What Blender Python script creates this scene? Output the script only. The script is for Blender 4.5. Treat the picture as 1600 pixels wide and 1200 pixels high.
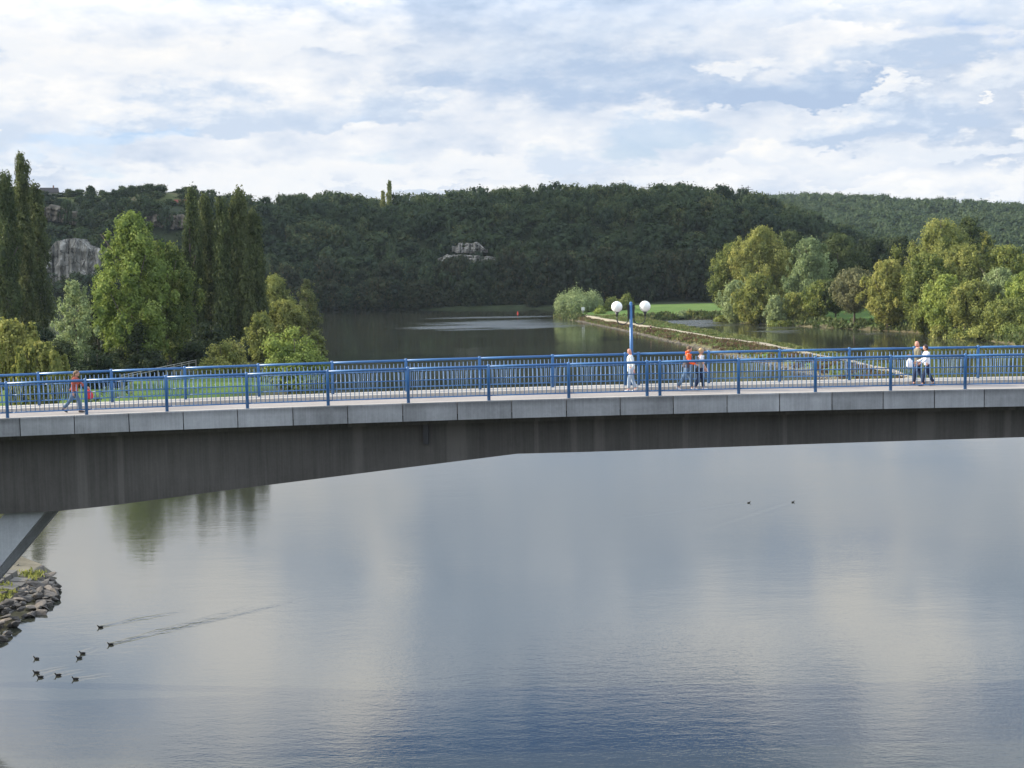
import bpy, bmesh, math, random
import numpy as np
from mathutils import Vector, Matrix

for o in list(bpy.data.objects):
    bpy.data.objects.remove(o)
C = bpy.context.scene.collection
S = bpy.context.scene
R = math.radians

# ------------------------------------------------------------------ camera
F, CH = 2300.0, 16.0                       # focal length in photo pixels (1600 wide), eye height over the water
PITCH, ROLL = math.atan(186 / F), R(1.0)
fw = Vector((0, math.cos(PITCH), -math.sin(PITCH)))
r0 = Vector((1, 0, 0)); u0 = Vector((0, math.sin(PITCH), math.cos(PITCH)))
cu = u0 * math.cos(ROLL) + r0 * math.sin(ROLL)
cr = r0 * math.cos(ROLL) - u0 * math.sin(ROLL)
CAM = Vector((0, 0, CH))
cd = bpy.data.cameras.new('camera'); cam = bpy.data.objects.new('camera', cd); C.objects.link(cam)
M = Matrix((cr, cu, -fw)).transposed().to_4x4(); M.translation = CAM
cam.matrix_world = M
cd.sensor_width = 36; cd.lens = 36 * F / 1600; cd.clip_start = .5; cd.clip_end = 9000
S.camera = cam

def ray(px, py):
    return fw * F + cr * (px - 800) - cu * (py - 600)
def at(px, py, Y):
    d = ray(px, py); return CAM + d * (Y / d.y)
def gnd(px, py, z=0.0):
    d = ray(px, py); return CAM + d * ((z - CH) / d.z)

# ------------------------------------------------------------------ light and sky
SUN_EL, SUN_AZ = R(22), R(-78)             # azimuth from +Y, minus = to the left
sd = bpy.data.lights.new('sun', 'SUN'); sun = bpy.data.objects.new('sun', sd); C.objects.link(sun)
sd.energy = 5.0; sd.angle = R(.6); sd.color = (1, .90, .74)
sv = Vector((math.sin(SUN_AZ) * math.cos(SUN_EL), math.cos(SUN_AZ) * math.cos(SUN_EL), math.sin(SUN_EL)))
sun.rotation_euler = sv.to_track_quat('Z', 'Y').to_euler()
S.view_settings.view_transform = 'Standard'; S.view_settings.look = 'None'
S.view_settings.exposure = 0.70; S.view_settings.gamma = 1

W = bpy.data.worlds.new('World'); S.world = W; W.use_nodes = True
wt = W.node_tree; wt.nodes.clear()
def N(t, kind, **kw):
    n = t.nodes.new(kind)
    for k, v in kw.items(): setattr(n, k, v)
    return n
def mth(t, op, a, b=None, c=None, clamp=False):
    n = N(t, 'ShaderNodeMath', operation=op, use_clamp=clamp)
    for i, v in enumerate((a, b, c)):
        if v is None: continue
        if isinstance(v, (int, float)): n.inputs[i].default_value = v
        else: t.links.new(v, n.inputs[i])
    return n.outputs[0]
def vm(t, op, a, b=None, out=0):
    n = N(t, 'ShaderNodeVectorMath', operation=op)
    for i, v in enumerate((a, b)):
        if v is None: continue
        if isinstance(v, (tuple, list)): n.inputs[i].default_value = v
        else: t.links.new(v, n.inputs[i])
    return n.outputs[out]
def ramp(t, fac, stops, interp='LINEAR'):
    n = N(t, 'ShaderNodeValToRGB'); n.color_ramp.interpolation = interp
    e = n.color_ramp.elements
    while len(e) < len(stops): e.new(.5)
    for i, (p, c) in enumerate(stops):
        e[i].position = p; e[i].color = (*c, 1) if len(c) == 3 else c
    t.links.new(fac, n.inputs[0]); return n.outputs[0]
def noise(t, vec, scale, detail=5, rough=.55, out=0):
    n = N(t, 'ShaderNodeTexNoise'); n.inputs['Scale'].default_value = scale
    n.inputs['Detail'].default_value = detail; n.inputs['Roughness'].default_value = rough
    if vec is not None: t.links.new(vec, n.inputs['Vector'])
    return n.outputs[out]
def mixc(t, fac, a, b, mode='MIX'):
    n = N(t, 'ShaderNodeMix', data_type='RGBA', blend_type=mode)
    for i, v in ((0, fac), (6, a), (7, b)):
        if isinstance(v, (int, float)): n.inputs[i].default_value = v
        elif isinstance(v, tuple): n.inputs[i].default_value = (*v, 1)
        else: t.links.new(v, n.inputs[i])
    return n.outputs[2]

sky = N(wt, 'ShaderNodeTexSky', sky_type='NISHITA'); sky.sun_disc = False
sky.sun_elevation = SUN_EL; sky.sun_rotation = SUN_AZ
sky.air_density = 1.0; sky.dust_density = .6; sky.ozone_density = 1.5
geo = N(wt, 'ShaderNodeTexCoord').outputs['Generated']
sep = N(wt, 'ShaderNodeSeparateXYZ'); wt.links.new(geo, sep.inputs[0])
hyp = mth(wt, 'SQRT', mth(wt, 'ADD', mth(wt, 'MULTIPLY', sep.outputs[0], sep.outputs[0]),
                          mth(wt, 'MULTIPLY', sep.outputs[1], sep.outputs[1])))
hyp = mth(wt, 'MAXIMUM', hyp, .02)
U = mth(wt, 'DIVIDE', sep.outputs[0], hyp); V = mth(wt, 'DIVIDE', mth(wt, 'ABSOLUTE', sep.outputs[2]), hyp)
cmb = N(wt, 'ShaderNodeCombineXYZ'); wt.links.new(U, cmb.inputs[0]); wt.links.new(V, cmb.inputs[1])
back = mth(wt, 'MULTIPLY', mth(wt, 'LESS_THAN', sep.outputs[1], 0.0), 3.0)
wt.links.new(back, cmb.inputs[2])
uv = cmb.outputs[0]
st = vm(wt, 'MULTIPLY', uv, (1, 2.3, 1))
wn = noise(wt, st, 9, 6, .60, 1)                                  # wide warp
wn2 = noise(wt, st, 34, 5, .6, 1)
wv = vm(wt, 'ADD', vm(wt, 'MULTIPLY', vm(wt, 'SUBTRACT', wn, (.5, .5, .5)), (.17, .075, 0)),
        vm(wt, 'MULTIPLY', vm(wt, 'SUBTRACT', wn2, (.5, .5, .5)), (.05, .030, 0)))
uvw = vm(wt, 'ADD', uv, wv)
def gsum(base, blobs):
    acc = base
    for (px, py, w, h, amp) in blobs:                              # centre and half-size, in hundredths of the photo's sky
        u, v = (px - 800) / F, (414 - py) / F
        d = vm(wt, 'MULTIPLY', vm(wt, 'SUBTRACT', uvw, (u, v, 0)), (F / w, F / h, .0))
        q = vm(wt, 'DOT_PRODUCT', d, d, 1)
        acc = mth(wt, 'MULTIPLY_ADD', mth(wt, 'POWER', math.e, mth(wt, 'MULTIPLY', q, -1.0)), amp, acc)
    return acc
n1 = noise(wt, st, 16, 8, .60); n2 = noise(wt, vm(wt, 'ADD', st, (7, 3, 1)), 5, 6, .55)
Lb = mth(wt, 'ADD', mth(wt, 'MULTIPLY', mth(wt, 'SUBTRACT', n1, .5), .70), mth(wt, 'MULTIPLY', mth(wt, 'SUBTRACT', n2, .5), .9))
def off(v, dx, dy): return vm(wt, 'ADD', v, (dx, dy, 0))
n1o = noise(wt, off(st, -.008, .022), 16, 8, .60)
n3_ = vm(wt, 'ADD', st, (2, 9, 4))
n3o = noise(wt, off(n3_, -.003, .007), 48, 8, .62)
Lb = mth(wt, 'ADD', Lb, mth(wt, 'MULTIPLY', mth(wt, 'SUBTRACT', n1, n1o), .55))
n2o = noise(wt, vm(wt, 'ADD', st, (7 - .020, 3.05, 1)), 5, 6, .55)
Lb = mth(wt, 'ADD', Lb, mth(wt, 'MULTIPLY', mth(wt, 'SUBTRACT', n2, n2o), 1.6))
n3 = noise(wt, vm(wt, 'ADD', st, (2, 9, 4)), 48, 8, .62)
Lb = mth(wt, 'ADD', Lb, mth(wt, 'MULTIPLY', mth(wt, 'SUBTRACT', n3, n3o), .22))
hi = N(wt, 'ShaderNodeMapRange', interpolation_type='SMOOTHSTEP'); wt.links.new(V, hi.inputs[0]); hi.inputs[1].default_value = .15; hi.inputs[2].default_value = .24
Lb = mth(wt, 'ADD', Lb, mth(wt, 'MULTIPLY', hi.outputs[0], mth(wt, 'MULTIPLY_ADD', mth(wt, 'SUBTRACT', n1, .5), 1.6, -.30)))
Lb = mth(wt, 'ADD', mth(wt, 'ADD', Lb, .70), mth(wt, 'MULTIPLY', U, -.25))
CLOUDS = [ # dark bases and bright heads
 # higher up: seen only in the water
 (760,30,280,60,-.2),(700,-110,260,120,-.45),(1290,-20,220,60,-.35),(180,-30,190,90,.20),(590,-65,45,80,1.1),(1310,-110,70,120,1.0),(1430,-200,60,100,1.1),
 (1130,-205,90,70,.95),(330,-180,90,100,.8),(560,-255,100,80,1.0),(930,-240,150,60,.7),(720,-215,110,70,-.45),(120,-260,170,50,-.30),(420,-130,120,60,.25),
 (1500,-330,200,60,.35),(180,-370,220,60,.10),(420,-330,60,40,-.3),(1250,-330,220,50,.2),(960,-120,120,60,-.2),(1560,-90,90,80,-.25)]
GAPS = [(170,235,150,26,.6),(300,212,60,12,.6),(1060,205,170,26,.7),(1010,235,120,22,.6),(1545,110,40,30,.6),(1440,75,60,24,.3),
 (1500,270,200,20,.4),(600,250,250,16,.3),(130,275,160,18,.5),
 (970,-300,160,60,1.3),(820,-360,240,50,1.2),(1280,-290,90,40,1.0),(1540,-290,110,45,1.0),(1450,-420,120,40,.7),(1330,-30,140,40,.7),
 (760,-400,420,42,1.7),(700,-480,700,60,1.6)]
Lf = gsum(Lb, CLOUDS)
clc = ramp(wt, mth(wt, 'MULTIPLY', Lf, 1.0, clamp=True), [(0, (.42, .53, .70)), (.3, (.55, .65, .81)), (.55, (.71, .78, .89)), (.8, (.87, .90, .95)), (1, (1.0, .995, .985))])
PUFFS = [(225,150,55,45,.9),(260,85,60,30,.5),(50,192,32,14,1.1),(915,225,60,28,.8),(1150,90,42,16,.8),(1190,240,70,22,.95),(1000,205,30,14,.5),(1310,150,34,22,.55),(1340,128,30,14,.6),
 (655,160,34,18,.6),(362,228,34,22,.8),(560,92,40,16,.6),(1485,190,14,8,.9),(1590,225,34,28,.9),(655,292,34,14,1.0),(735,296,34,10,1.0),(1560,300,70,16,.8),(1090,262,36,12,.6),(850,278,22,8,.8),
 (500,300,50,10,.7),(400,60,60,22,.5),(120,45,60,18,.4),(1500,82,70,12,.5),(1230,290,70,12,.6),(1380,290,40,12,.6)]
npf = noise(wt, vm(wt, 'ADD', st, (5, 1, 7)), 26, 9, .62)
Pf = gsum(mth(wt, 'MULTIPLY_ADD', mth(wt, 'SUBTRACT', npf, .5), 2.0, -.34), PUFFS)
sp2 = N(wt, 'ShaderNodeMapRange', interpolation_type='SMOOTHSTEP'); wt.links.new(Pf, sp2.inputs[0]); sp2.inputs[1].default_value = .0; sp2.inputs[2].default_value = .32
pc = ramp(wt, mth(wt, 'MULTIPLY_ADD', mth(wt, 'SUBTRACT', n3, n3o), 3.0, .6), [(.3, (.78, .83, .91)), (.75, (1.03, 1.02, 1.0))])
clc = mixc(wt, mth(wt, 'MULTIPLY', sp2.outputs[0], .0), clc, pc)
relief = mth(wt, 'ADD', mth(wt, 'MULTIPLY', mth(wt, 'SUBTRACT', n1, n1o), 2.2), mth(wt, 'MULTIPLY', mth(wt, 'SUBTRACT', n3, n3o), .9))
rough_ = mth(wt, 'ADD', mth(wt, 'MULTIPLY', mth(wt, 'SUBTRACT', npf, .5), 1.5), mth(wt, 'MULTIPLY', mth(wt, 'SUBTRACT', n3, .5), .55))
sepw = N(wt, 'ShaderNodeSeparateXYZ'); wt.links.new(uvw, sepw.inputs[0])
bk = mth(wt, 'MULTIPLY', mth(wt, 'LESS_THAN', sep.outputs[1], 0.0), -9.0)
LAY = [ # centre, half width, height above base, lightness of head and base, edge softness
 (480,292,520,38,.98,.88,.35),(130,262,190,26,.90,.82,.5),(770,262,150,46,.97,.85,.25),(905,262,70,62,1.0,.66,.16),(650,303,70,20,1.05,.9,.2),(1100,292,150,24,.97,.86,.3),
 (1185,262,95,50,1.08,.78,.16),(1420,275,260,34,.93,.78,.3),(1585,262,80,70,1.05,.82,.22),(1570,312,150,20,1.02,.9,.3),(1350,310,150,16,1.0,.88,.3),
 (1360,222,150,78,1.0,.50,.20),(1530,170,110,60,.98,.74,.35),(340,190,190,100,1.10,.60,.22),(560,185,200,60,.80,.55,.4),(50,225,120,150,.84,.62,.4),(110,95,130,60,1.02,.86,.4),
 (300,90,260,80,1.06,.90,.5),(480,70,200,70,1.06,.86,.4),(850,140,330,160,.74,.44,.45),(1060,135,230,130,.68,.42,.45),(1230,158,170,52,.62,.40,.22),(1400,120,200,40,.74,.50,.35),
 (1160,108,60,26,1.04,.80,.35),(1450,55,330,60,.92,.60,.45),(1300,22,260,30,.9,.72,.4),(50,198,34,16,1.08,.9,.25),(665,178,50,24,.98,.70,.3),(1487,200,14,16,1.1,.9,.2),(1345,160,26,30,1.02,.8,.25)]
for (px, py, w, h, lt, lb, soft) in LAY:
    u, v = (px - 800) / F, (414 - py) / F
    du = mth(wt, 'MULTIPLY', mth(wt, 'SUBTRACT', sepw.outputs[0], u), F / w)
    dv = mth(wt, 'MULTIPLY', mth(wt, 'SUBTRACT', sepw.outputs[1], v), F / h)
    dn = mth(wt, 'MULTIPLY', mth(wt, 'MINIMUM', dv, 0.0), 3.2)
    dpp = mth(wt, 'MAXIMUM', dv, 0.0)
    q = mth(wt, 'MULTIPLY_ADD', du, du, mth(wt, 'MULTIPLY_ADD', dpp, dpp, mth(wt, 'MULTIPLY', dn, dn)))
    D = mth(wt, 'ADD', mth(wt, 'SUBTRACT', 1.0, q), mth(wt, 'ADD', rough_, bk))
    mk = N(wt, 'ShaderNodeMapRange', interpolation_type='SMOOTHSTEP'); wt.links.new(D, mk.inputs[0]); mk.inputs[1].default_value = .15; mk.inputs[2].default_value = .22 + soft * 2.0
    l = mth(wt, 'MULTIPLY_ADD', dv, .85, mth(wt, 'MULTIPLY', du, -.22))
    l = mth(wt, 'ADD', l, mth(wt, 'MULTIPLY', relief, 1.15), None, True)
    col = ramp(wt, mth(wt, 'MULTIPLY_ADD', l, lt - lb, lb - .30), [(0, (.40, .52, .73)), (.15, (.49, .61, .80)), (.35, (.68, .77, .90)), (.55, (.88, .91, .955)), (.75, (1.02, 1.0, .97))])
    clc = mixc(wt, mk.outputs[0], clc, col)
Gf = gsum(mth(wt, 'MULTIPLY_ADD', mth(wt, 'SUBTRACT', n2, .5), 1.3, -.05), GAPS)
Gf = mth(wt, 'ADD', Gf, mth(wt, 'MULTIPLY', mth(wt, 'SUBTRACT', n1, .5), 2.4))
sm = N(wt, 'ShaderNodeMapRange', interpolation_type='SMOOTHSTEP'); wt.links.new(Gf, sm.inputs[0])
sm.inputs[1].default_value = .25; sm.inputs[2].default_value = .75
vb = N(wt, 'ShaderNodeMapRange', interpolation_type='SMOOTHSTEP'); wt.links.new(V, vb.inputs[0]); vb.inputs[1].default_value = .14; vb.inputs[2].default_value = .30
vb.inputs[3].default_value = 1.0; vb.inputs[4].default_value = 2.1
clc = vm(wt, 'SCALE', clc); wt.nodes[-1].inputs['Scale'].default_value = 1
wt.links.new(vb.outputs[0], wt.nodes[-1].inputs['Scale'])
bgA = N(wt, 'ShaderNodeBackground'); bgA.inputs[1].default_value = .085; wt.links.new(mixc(wt, 1.0, sky.outputs[0], mixc(wt, hi.outputs[0], (.74, .90, 1.30), (.34, .98, 1.70)), 'MULTIPLY'), bgA.inputs[0])
bgB = N(wt, 'ShaderNodeBackground'); bgB.inputs[1].default_value = .62; wt.links.new(clc, bgB.inputs[0])
mx = N(wt, 'ShaderNodeMixShader'); wt.links.new(mth(wt, 'MULTIPLY', sm.outputs[0], mth(wt, 'MULTIPLY_ADD', hi.outputs[0], .45, .48)), mx.inputs[0])
wt.links.new(bgB.outputs[0], mx.inputs[1]); wt.links.new(bgA.outputs[0], mx.inputs[2])
wo = N(wt, 'ShaderNodeOutputWorld'); wt.links.new(mx.outputs[0], wo.inputs[0])

S.cycles.max_bounces = 6; S.cycles.diffuse_bounces = 3; S.cycles.glossy_bounces = 3; S.cycles.transmission_bounces = 3
S.cycles.use_denoising = True
try: S.cycles.denoiser = 'OPENIMAGEDENOISE'
except Exception: pass

# ------------------------------------------------------------------ helpers
def tag(o, label=None, cat=None, group=None, kind=None):
    if label: o['label'] = label
    if cat: o['category'] = cat
    if group: o['group'] = group
    if kind: o['kind'] = kind
    return o
def empty(name, loc=(0, 0, 0), rz=0):
    o = bpy.data.objects.new(name, None); C.objects.link(o); o.location = loc; o.rotation_euler = (0, 0, rz)
    o.empty_display_size = .3
    return o
def link(name, me, mat=None, parent=None):
    o = bpy.data.objects.new(name, me); C.objects.link(o)
    if mat is not None and not me.materials: me.materials.append(mat)
    if parent is not None: o.parent = parent
    return o
def copy_tree(o, parent=None):
    c = o.copy(); C.objects.link(c); c.parent = parent
    for ch in list(o.children): copy_tree(ch, c)
    return c

ORD = ['first', 'second', 'third', 'fourth', 'fifth', 'sixth', 'seventh', 'eighth', 'ninth', 'tenth', 'eleventh', 'twelfth', 'thirteenth', 'fourteenth', 'fifteenth', 'sixteenth', 'seventeenth', 'eighteenth', 'nineteenth', 'twentieth']
TENS = ['', '', 'twenty', 'thirty', 'forty', 'fifty', 'sixty']
def ordn(i):
    i += 1
    if i <= 20: return ORD[i - 1]
    if i % 10 == 0: return TENS[i // 10][:-1] + 'ieth'
    return TENS[i // 10] + '-' + ORD[i % 10 - 1]
class MB:
    def __init__(s): s.v = []; s.f = []; s.sm = []
    def add(s, v, f, smooth=False):
        n = len(s.v); s.v += [tuple(p) for p in v]; s.f += [tuple(i + n for i in q) for q in f]; s.sm += [smooth] * len(f)
    def box(s, a, b):
        x0, y0, z0 = a; x1, y1, z1 = b
        s.hexa([(x0, y0, z0), (x1, y0, z0), (x1, y1, z0), (x0, y1, z0), (x0, y0, z1), (x1, y0, z1), (x1, y1, z1), (x0, y1, z1)])
    def hexa(s, v):
        s.add(v, [(0, 3, 2, 1), (4, 5, 6, 7), (0, 1, 5, 4), (1, 2, 6, 5), (2, 3, 7, 6), (3, 0, 4, 7)])
    def tube(s, pts, rad, seg=8, caps=True):
        pts = [Vector(p) for p in pts]
        if not isinstance(rad, (list, tuple)): rad = [rad] * len(pts)
        vs = []; fs = []
        for i, p in enumerate(pts):
            d = (pts[min(i + 1, len(pts) - 1)] - pts[max(i - 1, 0)]).normalized()
            a = d.cross(Vector((0, 0, 1)))
            if a.length < .05: a = d.cross(Vector((1, 0, 0)))
            a.normalize(); b = d.cross(a)
            for k in range(seg):
                t = 2 * math.pi * k / seg
                vs.append(p + (a * math.cos(t) + b * math.sin(t)) * rad[i])
        for i in range(len(pts) - 1):
            for k in range(seg):
                k2 = (k + 1) % seg
                fs.append((i * seg + k, i * seg + k2, (i + 1) * seg + k2, (i + 1) * seg + k))
        s.add(vs, fs, True)
        if caps:
            n = len(s.v) - len(vs)
            s.f.append(tuple(n + k for k in range(seg))[::-1]); s.sm.append(False)
            n2 = n + (len(pts) - 1) * seg
            s.f.append(tuple(n2 + k for k in range(seg))); s.sm.append(False)
    def ball(s, c, r, seg=12, rings=8, squash=1, top=1.0):
        vs = []; fs = []
        if isinstance(r, (int, float)): r = (r, r, r * squash)
        for i in range(rings + 1):
            th = math.pi * i / rings
            for k in range(seg):
                ph = 2 * math.pi * k / seg
                vs.append((c[0] + r[0] * math.sin(th) * math.cos(ph), c[1] + r[1] * math.sin(th) * math.sin(ph), c[2] + r[2] * math.cos(th)))
        for i in range(rings):
            for k in range(seg):
                k2 = (k + 1) % seg
                fs.append((i * seg + k, (i + 1) * seg + k, (i + 1) * seg + k2, i * seg + k2))
        s.add(vs, fs, True)
    def build(s, name, mat=None, parent=None):
        me = bpy.data.meshes.new(name); me.from_pydata(s.v, [], s.f); me.validate(clean_customdata=False)
        if len(me.polygons) == len(s.sm): me.polygons.foreach_set('use_smooth', s.sm)
        me.update()
        bm = bmesh.new(); bm.from_mesh(me); bmesh.ops.remove_doubles(bm, verts=bm.verts, dist=1e-5)
        bmesh.ops.recalc_face_normals(bm, faces=bm.faces); bm.to_mesh(me); bm.free()
        return link(name, me, mat, parent)

def npmesh(name, V, Q, tint=None, T=None, tintT=None):
    """V (n,3); Q (m,4) quads; T (k,3) tris; tint per face"""
    me = bpy.data.meshes.new(name); me.vertices.add(len(V)); me.vertices.foreach_set('co', np.ascontiguousarray(V, dtype=np.float32).ravel())
    nt = 0 if T is None else len(T); nq = len(Q)
    loops = np.ascontiguousarray(Q).ravel() if nt == 0 else np.concatenate([Q.ravel(), T.ravel()])
    me.loops.add(len(loops)); me.loops.foreach_set('vertex_index', loops.astype(np.int32))
    st = np.concatenate([np.arange(nq) * 4, nq * 4 + np.arange(nt) * 3]).astype(np.int32)
    me.polygons.add(nq + nt); me.polygons.foreach_set('loop_start', st)
    try: me.polygons.foreach_set('loop_total', np.concatenate([np.full(nq, 4), np.full(nt, 3)]).astype(np.int32))
    except Exception: pass
    if tint is not None:
        a = me.attributes.new('tint', 'FLOAT', 'FACE')
        a.data.foreach_set('value', (tint if nt == 0 else np.concatenate([tint, tintT])).astype(np.float32))
    me.update(calc_edges=True); me.validate(); return me

# ------------------------------------------------------------------ materials
def new_mat(name):
    m = bpy.data.materials.new(name); m.use_nodes = True; t = m.node_tree
    return m, t, t.nodes['Principled BSDF']
def plain(name, col, rough=.6, spec=.5, var=.12, scale=6, bump=0.0, bscale=20, metallic=0.0):
    m, t, p = new_mat(name); tc = N(t, 'ShaderNodeTexCoord').outputs['Object']
    n = noise(t, tc, scale, 5, .6)
    lo = tuple(c * (1 - var) for c in col); hi = tuple(min(1, c * (1 + var)) for c in col)
    t.links.new(ramp(t, n, [(.3, lo), (.7, hi)]), p.inputs['Base Color'])
    p.inputs['Roughness'].default_value = rough; p.inputs['Metallic'].default_value = metallic
    p.inputs['Specular IOR Level'].default_value = spec
    if bump:
        b = N(t, 'ShaderNodeBump'); b.inputs['Strength'].default_value = bump; b.inputs['Distance'].default_value = .05
        t.links.new(noise(t, tc, bscale, 4), b.inputs['Height']); t.links.new(b.outputs[0], p.inputs['Normal'])
    return m
def leafmat(name, a, b, c=None, trans=.30):
    m = bpy.data.materials.new(name); m.use_nodes = True; t = m.node_tree; t.nodes.clear()
    at_ = N(t, 'ShaderNodeAttribute', attribute_name='tint').outputs['Fac']
    stops = [(0, a), (.62, b), (1, c or b)]
    col = ramp(t, at_, stops)
    oi = N(t, 'ShaderNodeObjectInfo').outputs['Random']
    hs = N(t, 'ShaderNodeHueSaturation'); t.links.new(col, hs.inputs['Color'])
    t.links.new(mth(t, 'MULTIPLY_ADD', oi, .35, .82), hs.inputs['Value'])
    t.links.new(mth(t, 'MULTIPLY_ADD', oi, -.03, .515), hs.inputs['Hue'])
    hs.inputs['Saturation'].default_value = .95
    d = N(t, 'ShaderNodeBsdfDiffuse'); tr = N(t, 'ShaderNodeBsdfTranslucent'); g = N(t, 'ShaderNodeBsdfGlossy')
    g.inputs['Roughness'].default_value = .45; g.inputs['Color'].default_value = (.5, .55, .5, 1)
    for n_ in (d, tr): t.links.new(hs.outputs[0], n_.inputs['Color'])
    m1 = N(t, 'ShaderNodeMixShader'); m1.inputs[0].default_value = trans
    t.links.new(d.outputs[0], m1.inputs[1]); t.links.new(tr.outputs[0], m1.inputs[2])
    m2 = N(t, 'ShaderNodeMixShader'); m2.inputs[0].default_value = .015
    t.links.new(m1.outputs[0], m2.inputs[1]); t.links.new(g.outputs[0], m2.inputs[2])
    o = N(t, 'ShaderNodeOutputMaterial'); t.links.new(m2.outputs[0], o.inputs[0]); return m
LEAF = {
 'poplar': leafmat('leaf_poplar', (0.045, 0.063, 0.020), (0.104, 0.127, 0.040), (0.155, 0.176, 0.056)),
 'green': leafmat('leaf_green', (0.079, 0.109, 0.028), (0.212, 0.242, 0.052), (0.356, 0.337, 0.079)),
 'bright': leafmat('leaf_bright', (0.139, 0.185, 0.036), (0.277, 0.334, 0.064), (0.416, 0.444, 0.106)),
 'olive': leafmat('leaf_olive', (0.115, 0.139, 0.032), (0.255, 0.272, 0.063), (0.383, 0.366, 0.095)),
 'yellow': leafmat('leaf_yellow', (0.140, 0.152, 0.030), (0.299, 0.293, 0.061), (0.500, 0.428, 0.061)),
 'silver': leafmat('leaf_silver', (0.153, 0.196, 0.084), (0.268, 0.329, 0.133), (0.401, 0.466, 0.217)),
 'brown': leafmat('leaf_brown', (0.091, 0.102, 0.048), (0.190, 0.192, 0.085), (0.271, 0.254, 0.122)),
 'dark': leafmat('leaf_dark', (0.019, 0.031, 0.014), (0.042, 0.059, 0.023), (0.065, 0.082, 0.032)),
 'wood': leafmat('leaf_wood', (0.020, 0.036, 0.019), (0.050, 0.078, 0.030), (0.135, 0.135, 0.045)),
 'belt': leafmat('leaf_belt', (0.022, 0.032, 0.014), (0.044, 0.053, 0.022), (0.097, 0.070, 0.027)),
 'far': leafmat('leaf_far', (0.035, 0.058, 0.030), (0.071, 0.104, 0.046), (0.121, 0.150, 0.063)),
}
BARK = plain('bark', (.09, .075, .06), .9, .2, .3, 3)
BLUE = plain('blue_paint', (.028, .125, .31), .36, .6, .10, 2)
BAR = plain('blue_paint_sunlit', (.11, .21, .38), .28, .7, .10, 3)  # same blue as the rails, lightened to paint sunlight onto the balusters
DARKM = plain('dark_metal', (.015, .015, .018), .45, .5)
GLOBE, t_, p_ = new_mat('opal_glass'); p_.inputs['Base Color'].default_value = (.86, .85, .80, 1); p_.inputs['Roughness'].default_value = .18
p_.inputs['Subsurface Weight'].default_value = .25; p_.inputs['Subsurface Radius'].default_value = (.2, .2, .2)

def concrete(name, col, streak=.5, scale=1.0, patch=.3):
    m, t, p = new_mat(name); tc = N(t, 'ShaderNodeTexCoord').outputs['Object']
    n_a = noise(t, vm(t, 'MULTIPLY', tc, (5 * scale, 1, .35)), 1.0, 6, .65)
    n_b = noise(t, vm(t, 'MULTIPLY', tc, (.22, .3, .45)), 1.0, 5, .55)
    n_c = noise(t, tc, 9, 5, .6)
    n_d = noise(t, vm(t, 'MULTIPLY', tc, (22, 1, .2)), 1.0, 2, .5)
    f = mth(t, 'ADD', mth(t, 'MULTIPLY', mth(t, 'SUBTRACT', n_a, .5), streak), mth(t, 'MULTIPLY', mth(t, 'SUBTRACT', n_b, .5), patch * 2))
    f = mth(t, 'ADD', mth(t, 'ADD', f, mth(t, 'MULTIPLY', mth(t, 'SUBTRACT', n_c, .5), .25)), mth(t, 'MULTIPLY', mth(t, 'SUBTRACT', n_d, .5), streak * .5))
    f = mth(t, 'ADD', f, .5)
    oi = N(t, 'ShaderNodeObjectInfo').outputs['Random']; f = mth(t, 'ADD', f, mth(t, 'MULTIPLY', mth(t, 'SUBTRACT', oi, .5), .22))
    if name.startswith('beam'):
        bl = noise(t, vm(t, 'MULTIPLY', tc, (.55, .1, .015)), 1.0, 1, .3)
        f = mth(t, 'ADD', f, ramp(t, bl, [(.52, (0,) * 3), (.54, (.32,) * 3), (.60, (.32,) * 3), (.62, (0,) * 3)]))
    if name.startswith('fascia'):
        gz = N(t, 'ShaderNodeSeparateXYZ'); t.links.new(N(t, 'ShaderNodeTexCoord').outputs['Generated'], gz.inputs[0])
        drip = mth(t, 'MULTIPLY', mth(t, 'SUBTRACT', gz.outputs[2], .62), 1.5, clamp=True)
        f = mth(t, 'SUBTRACT', f, mth(t, 'MULTIPLY', drip, mth(t, 'MULTIPLY', n_a, 1.3)))
    t.links.new(ramp(t, f, [(.1, tuple(c * .45 for c in col)), (.5, col), (.9, tuple(min(1, c * 1.55) for c in col))]), p.inputs['Base Color'])
    p.inputs['Roughness'].default_value = .85; p.inputs['Specular IOR Level'].default_value = .25
    b = N(t, 'ShaderNodeBump'); b.inputs['Strength'].default_value = .3; b.inputs['Distance'].default_value = .02
    t.links.new(n_c, b.inputs['Height']); t.links.new(b.outputs[0], p.inputs['Normal']); return m
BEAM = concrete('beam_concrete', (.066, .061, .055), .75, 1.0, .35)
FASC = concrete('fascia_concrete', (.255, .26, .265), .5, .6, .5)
STRUT = concrete('strut_concrete', (.27, .28, .285), .3, .5, .4)
DECK = concrete('deck_asphalt', (.31, .28, .26), .12, .3, .3)
KERB = concrete('kerb_concrete', (.36, .33, .29), .2, .5, .3)
STONE = concrete('paving_stone', (.13, .12, .105), .4, .6, .5)
ROCK = plain('river_rock', (.095, .085, .075), .85, .3, .55, 1.6, .8, 6)
PALER = plain('pale_stone', (.22, .185, .15), .9, .2, .3, 1.2, .5, 6)

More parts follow.
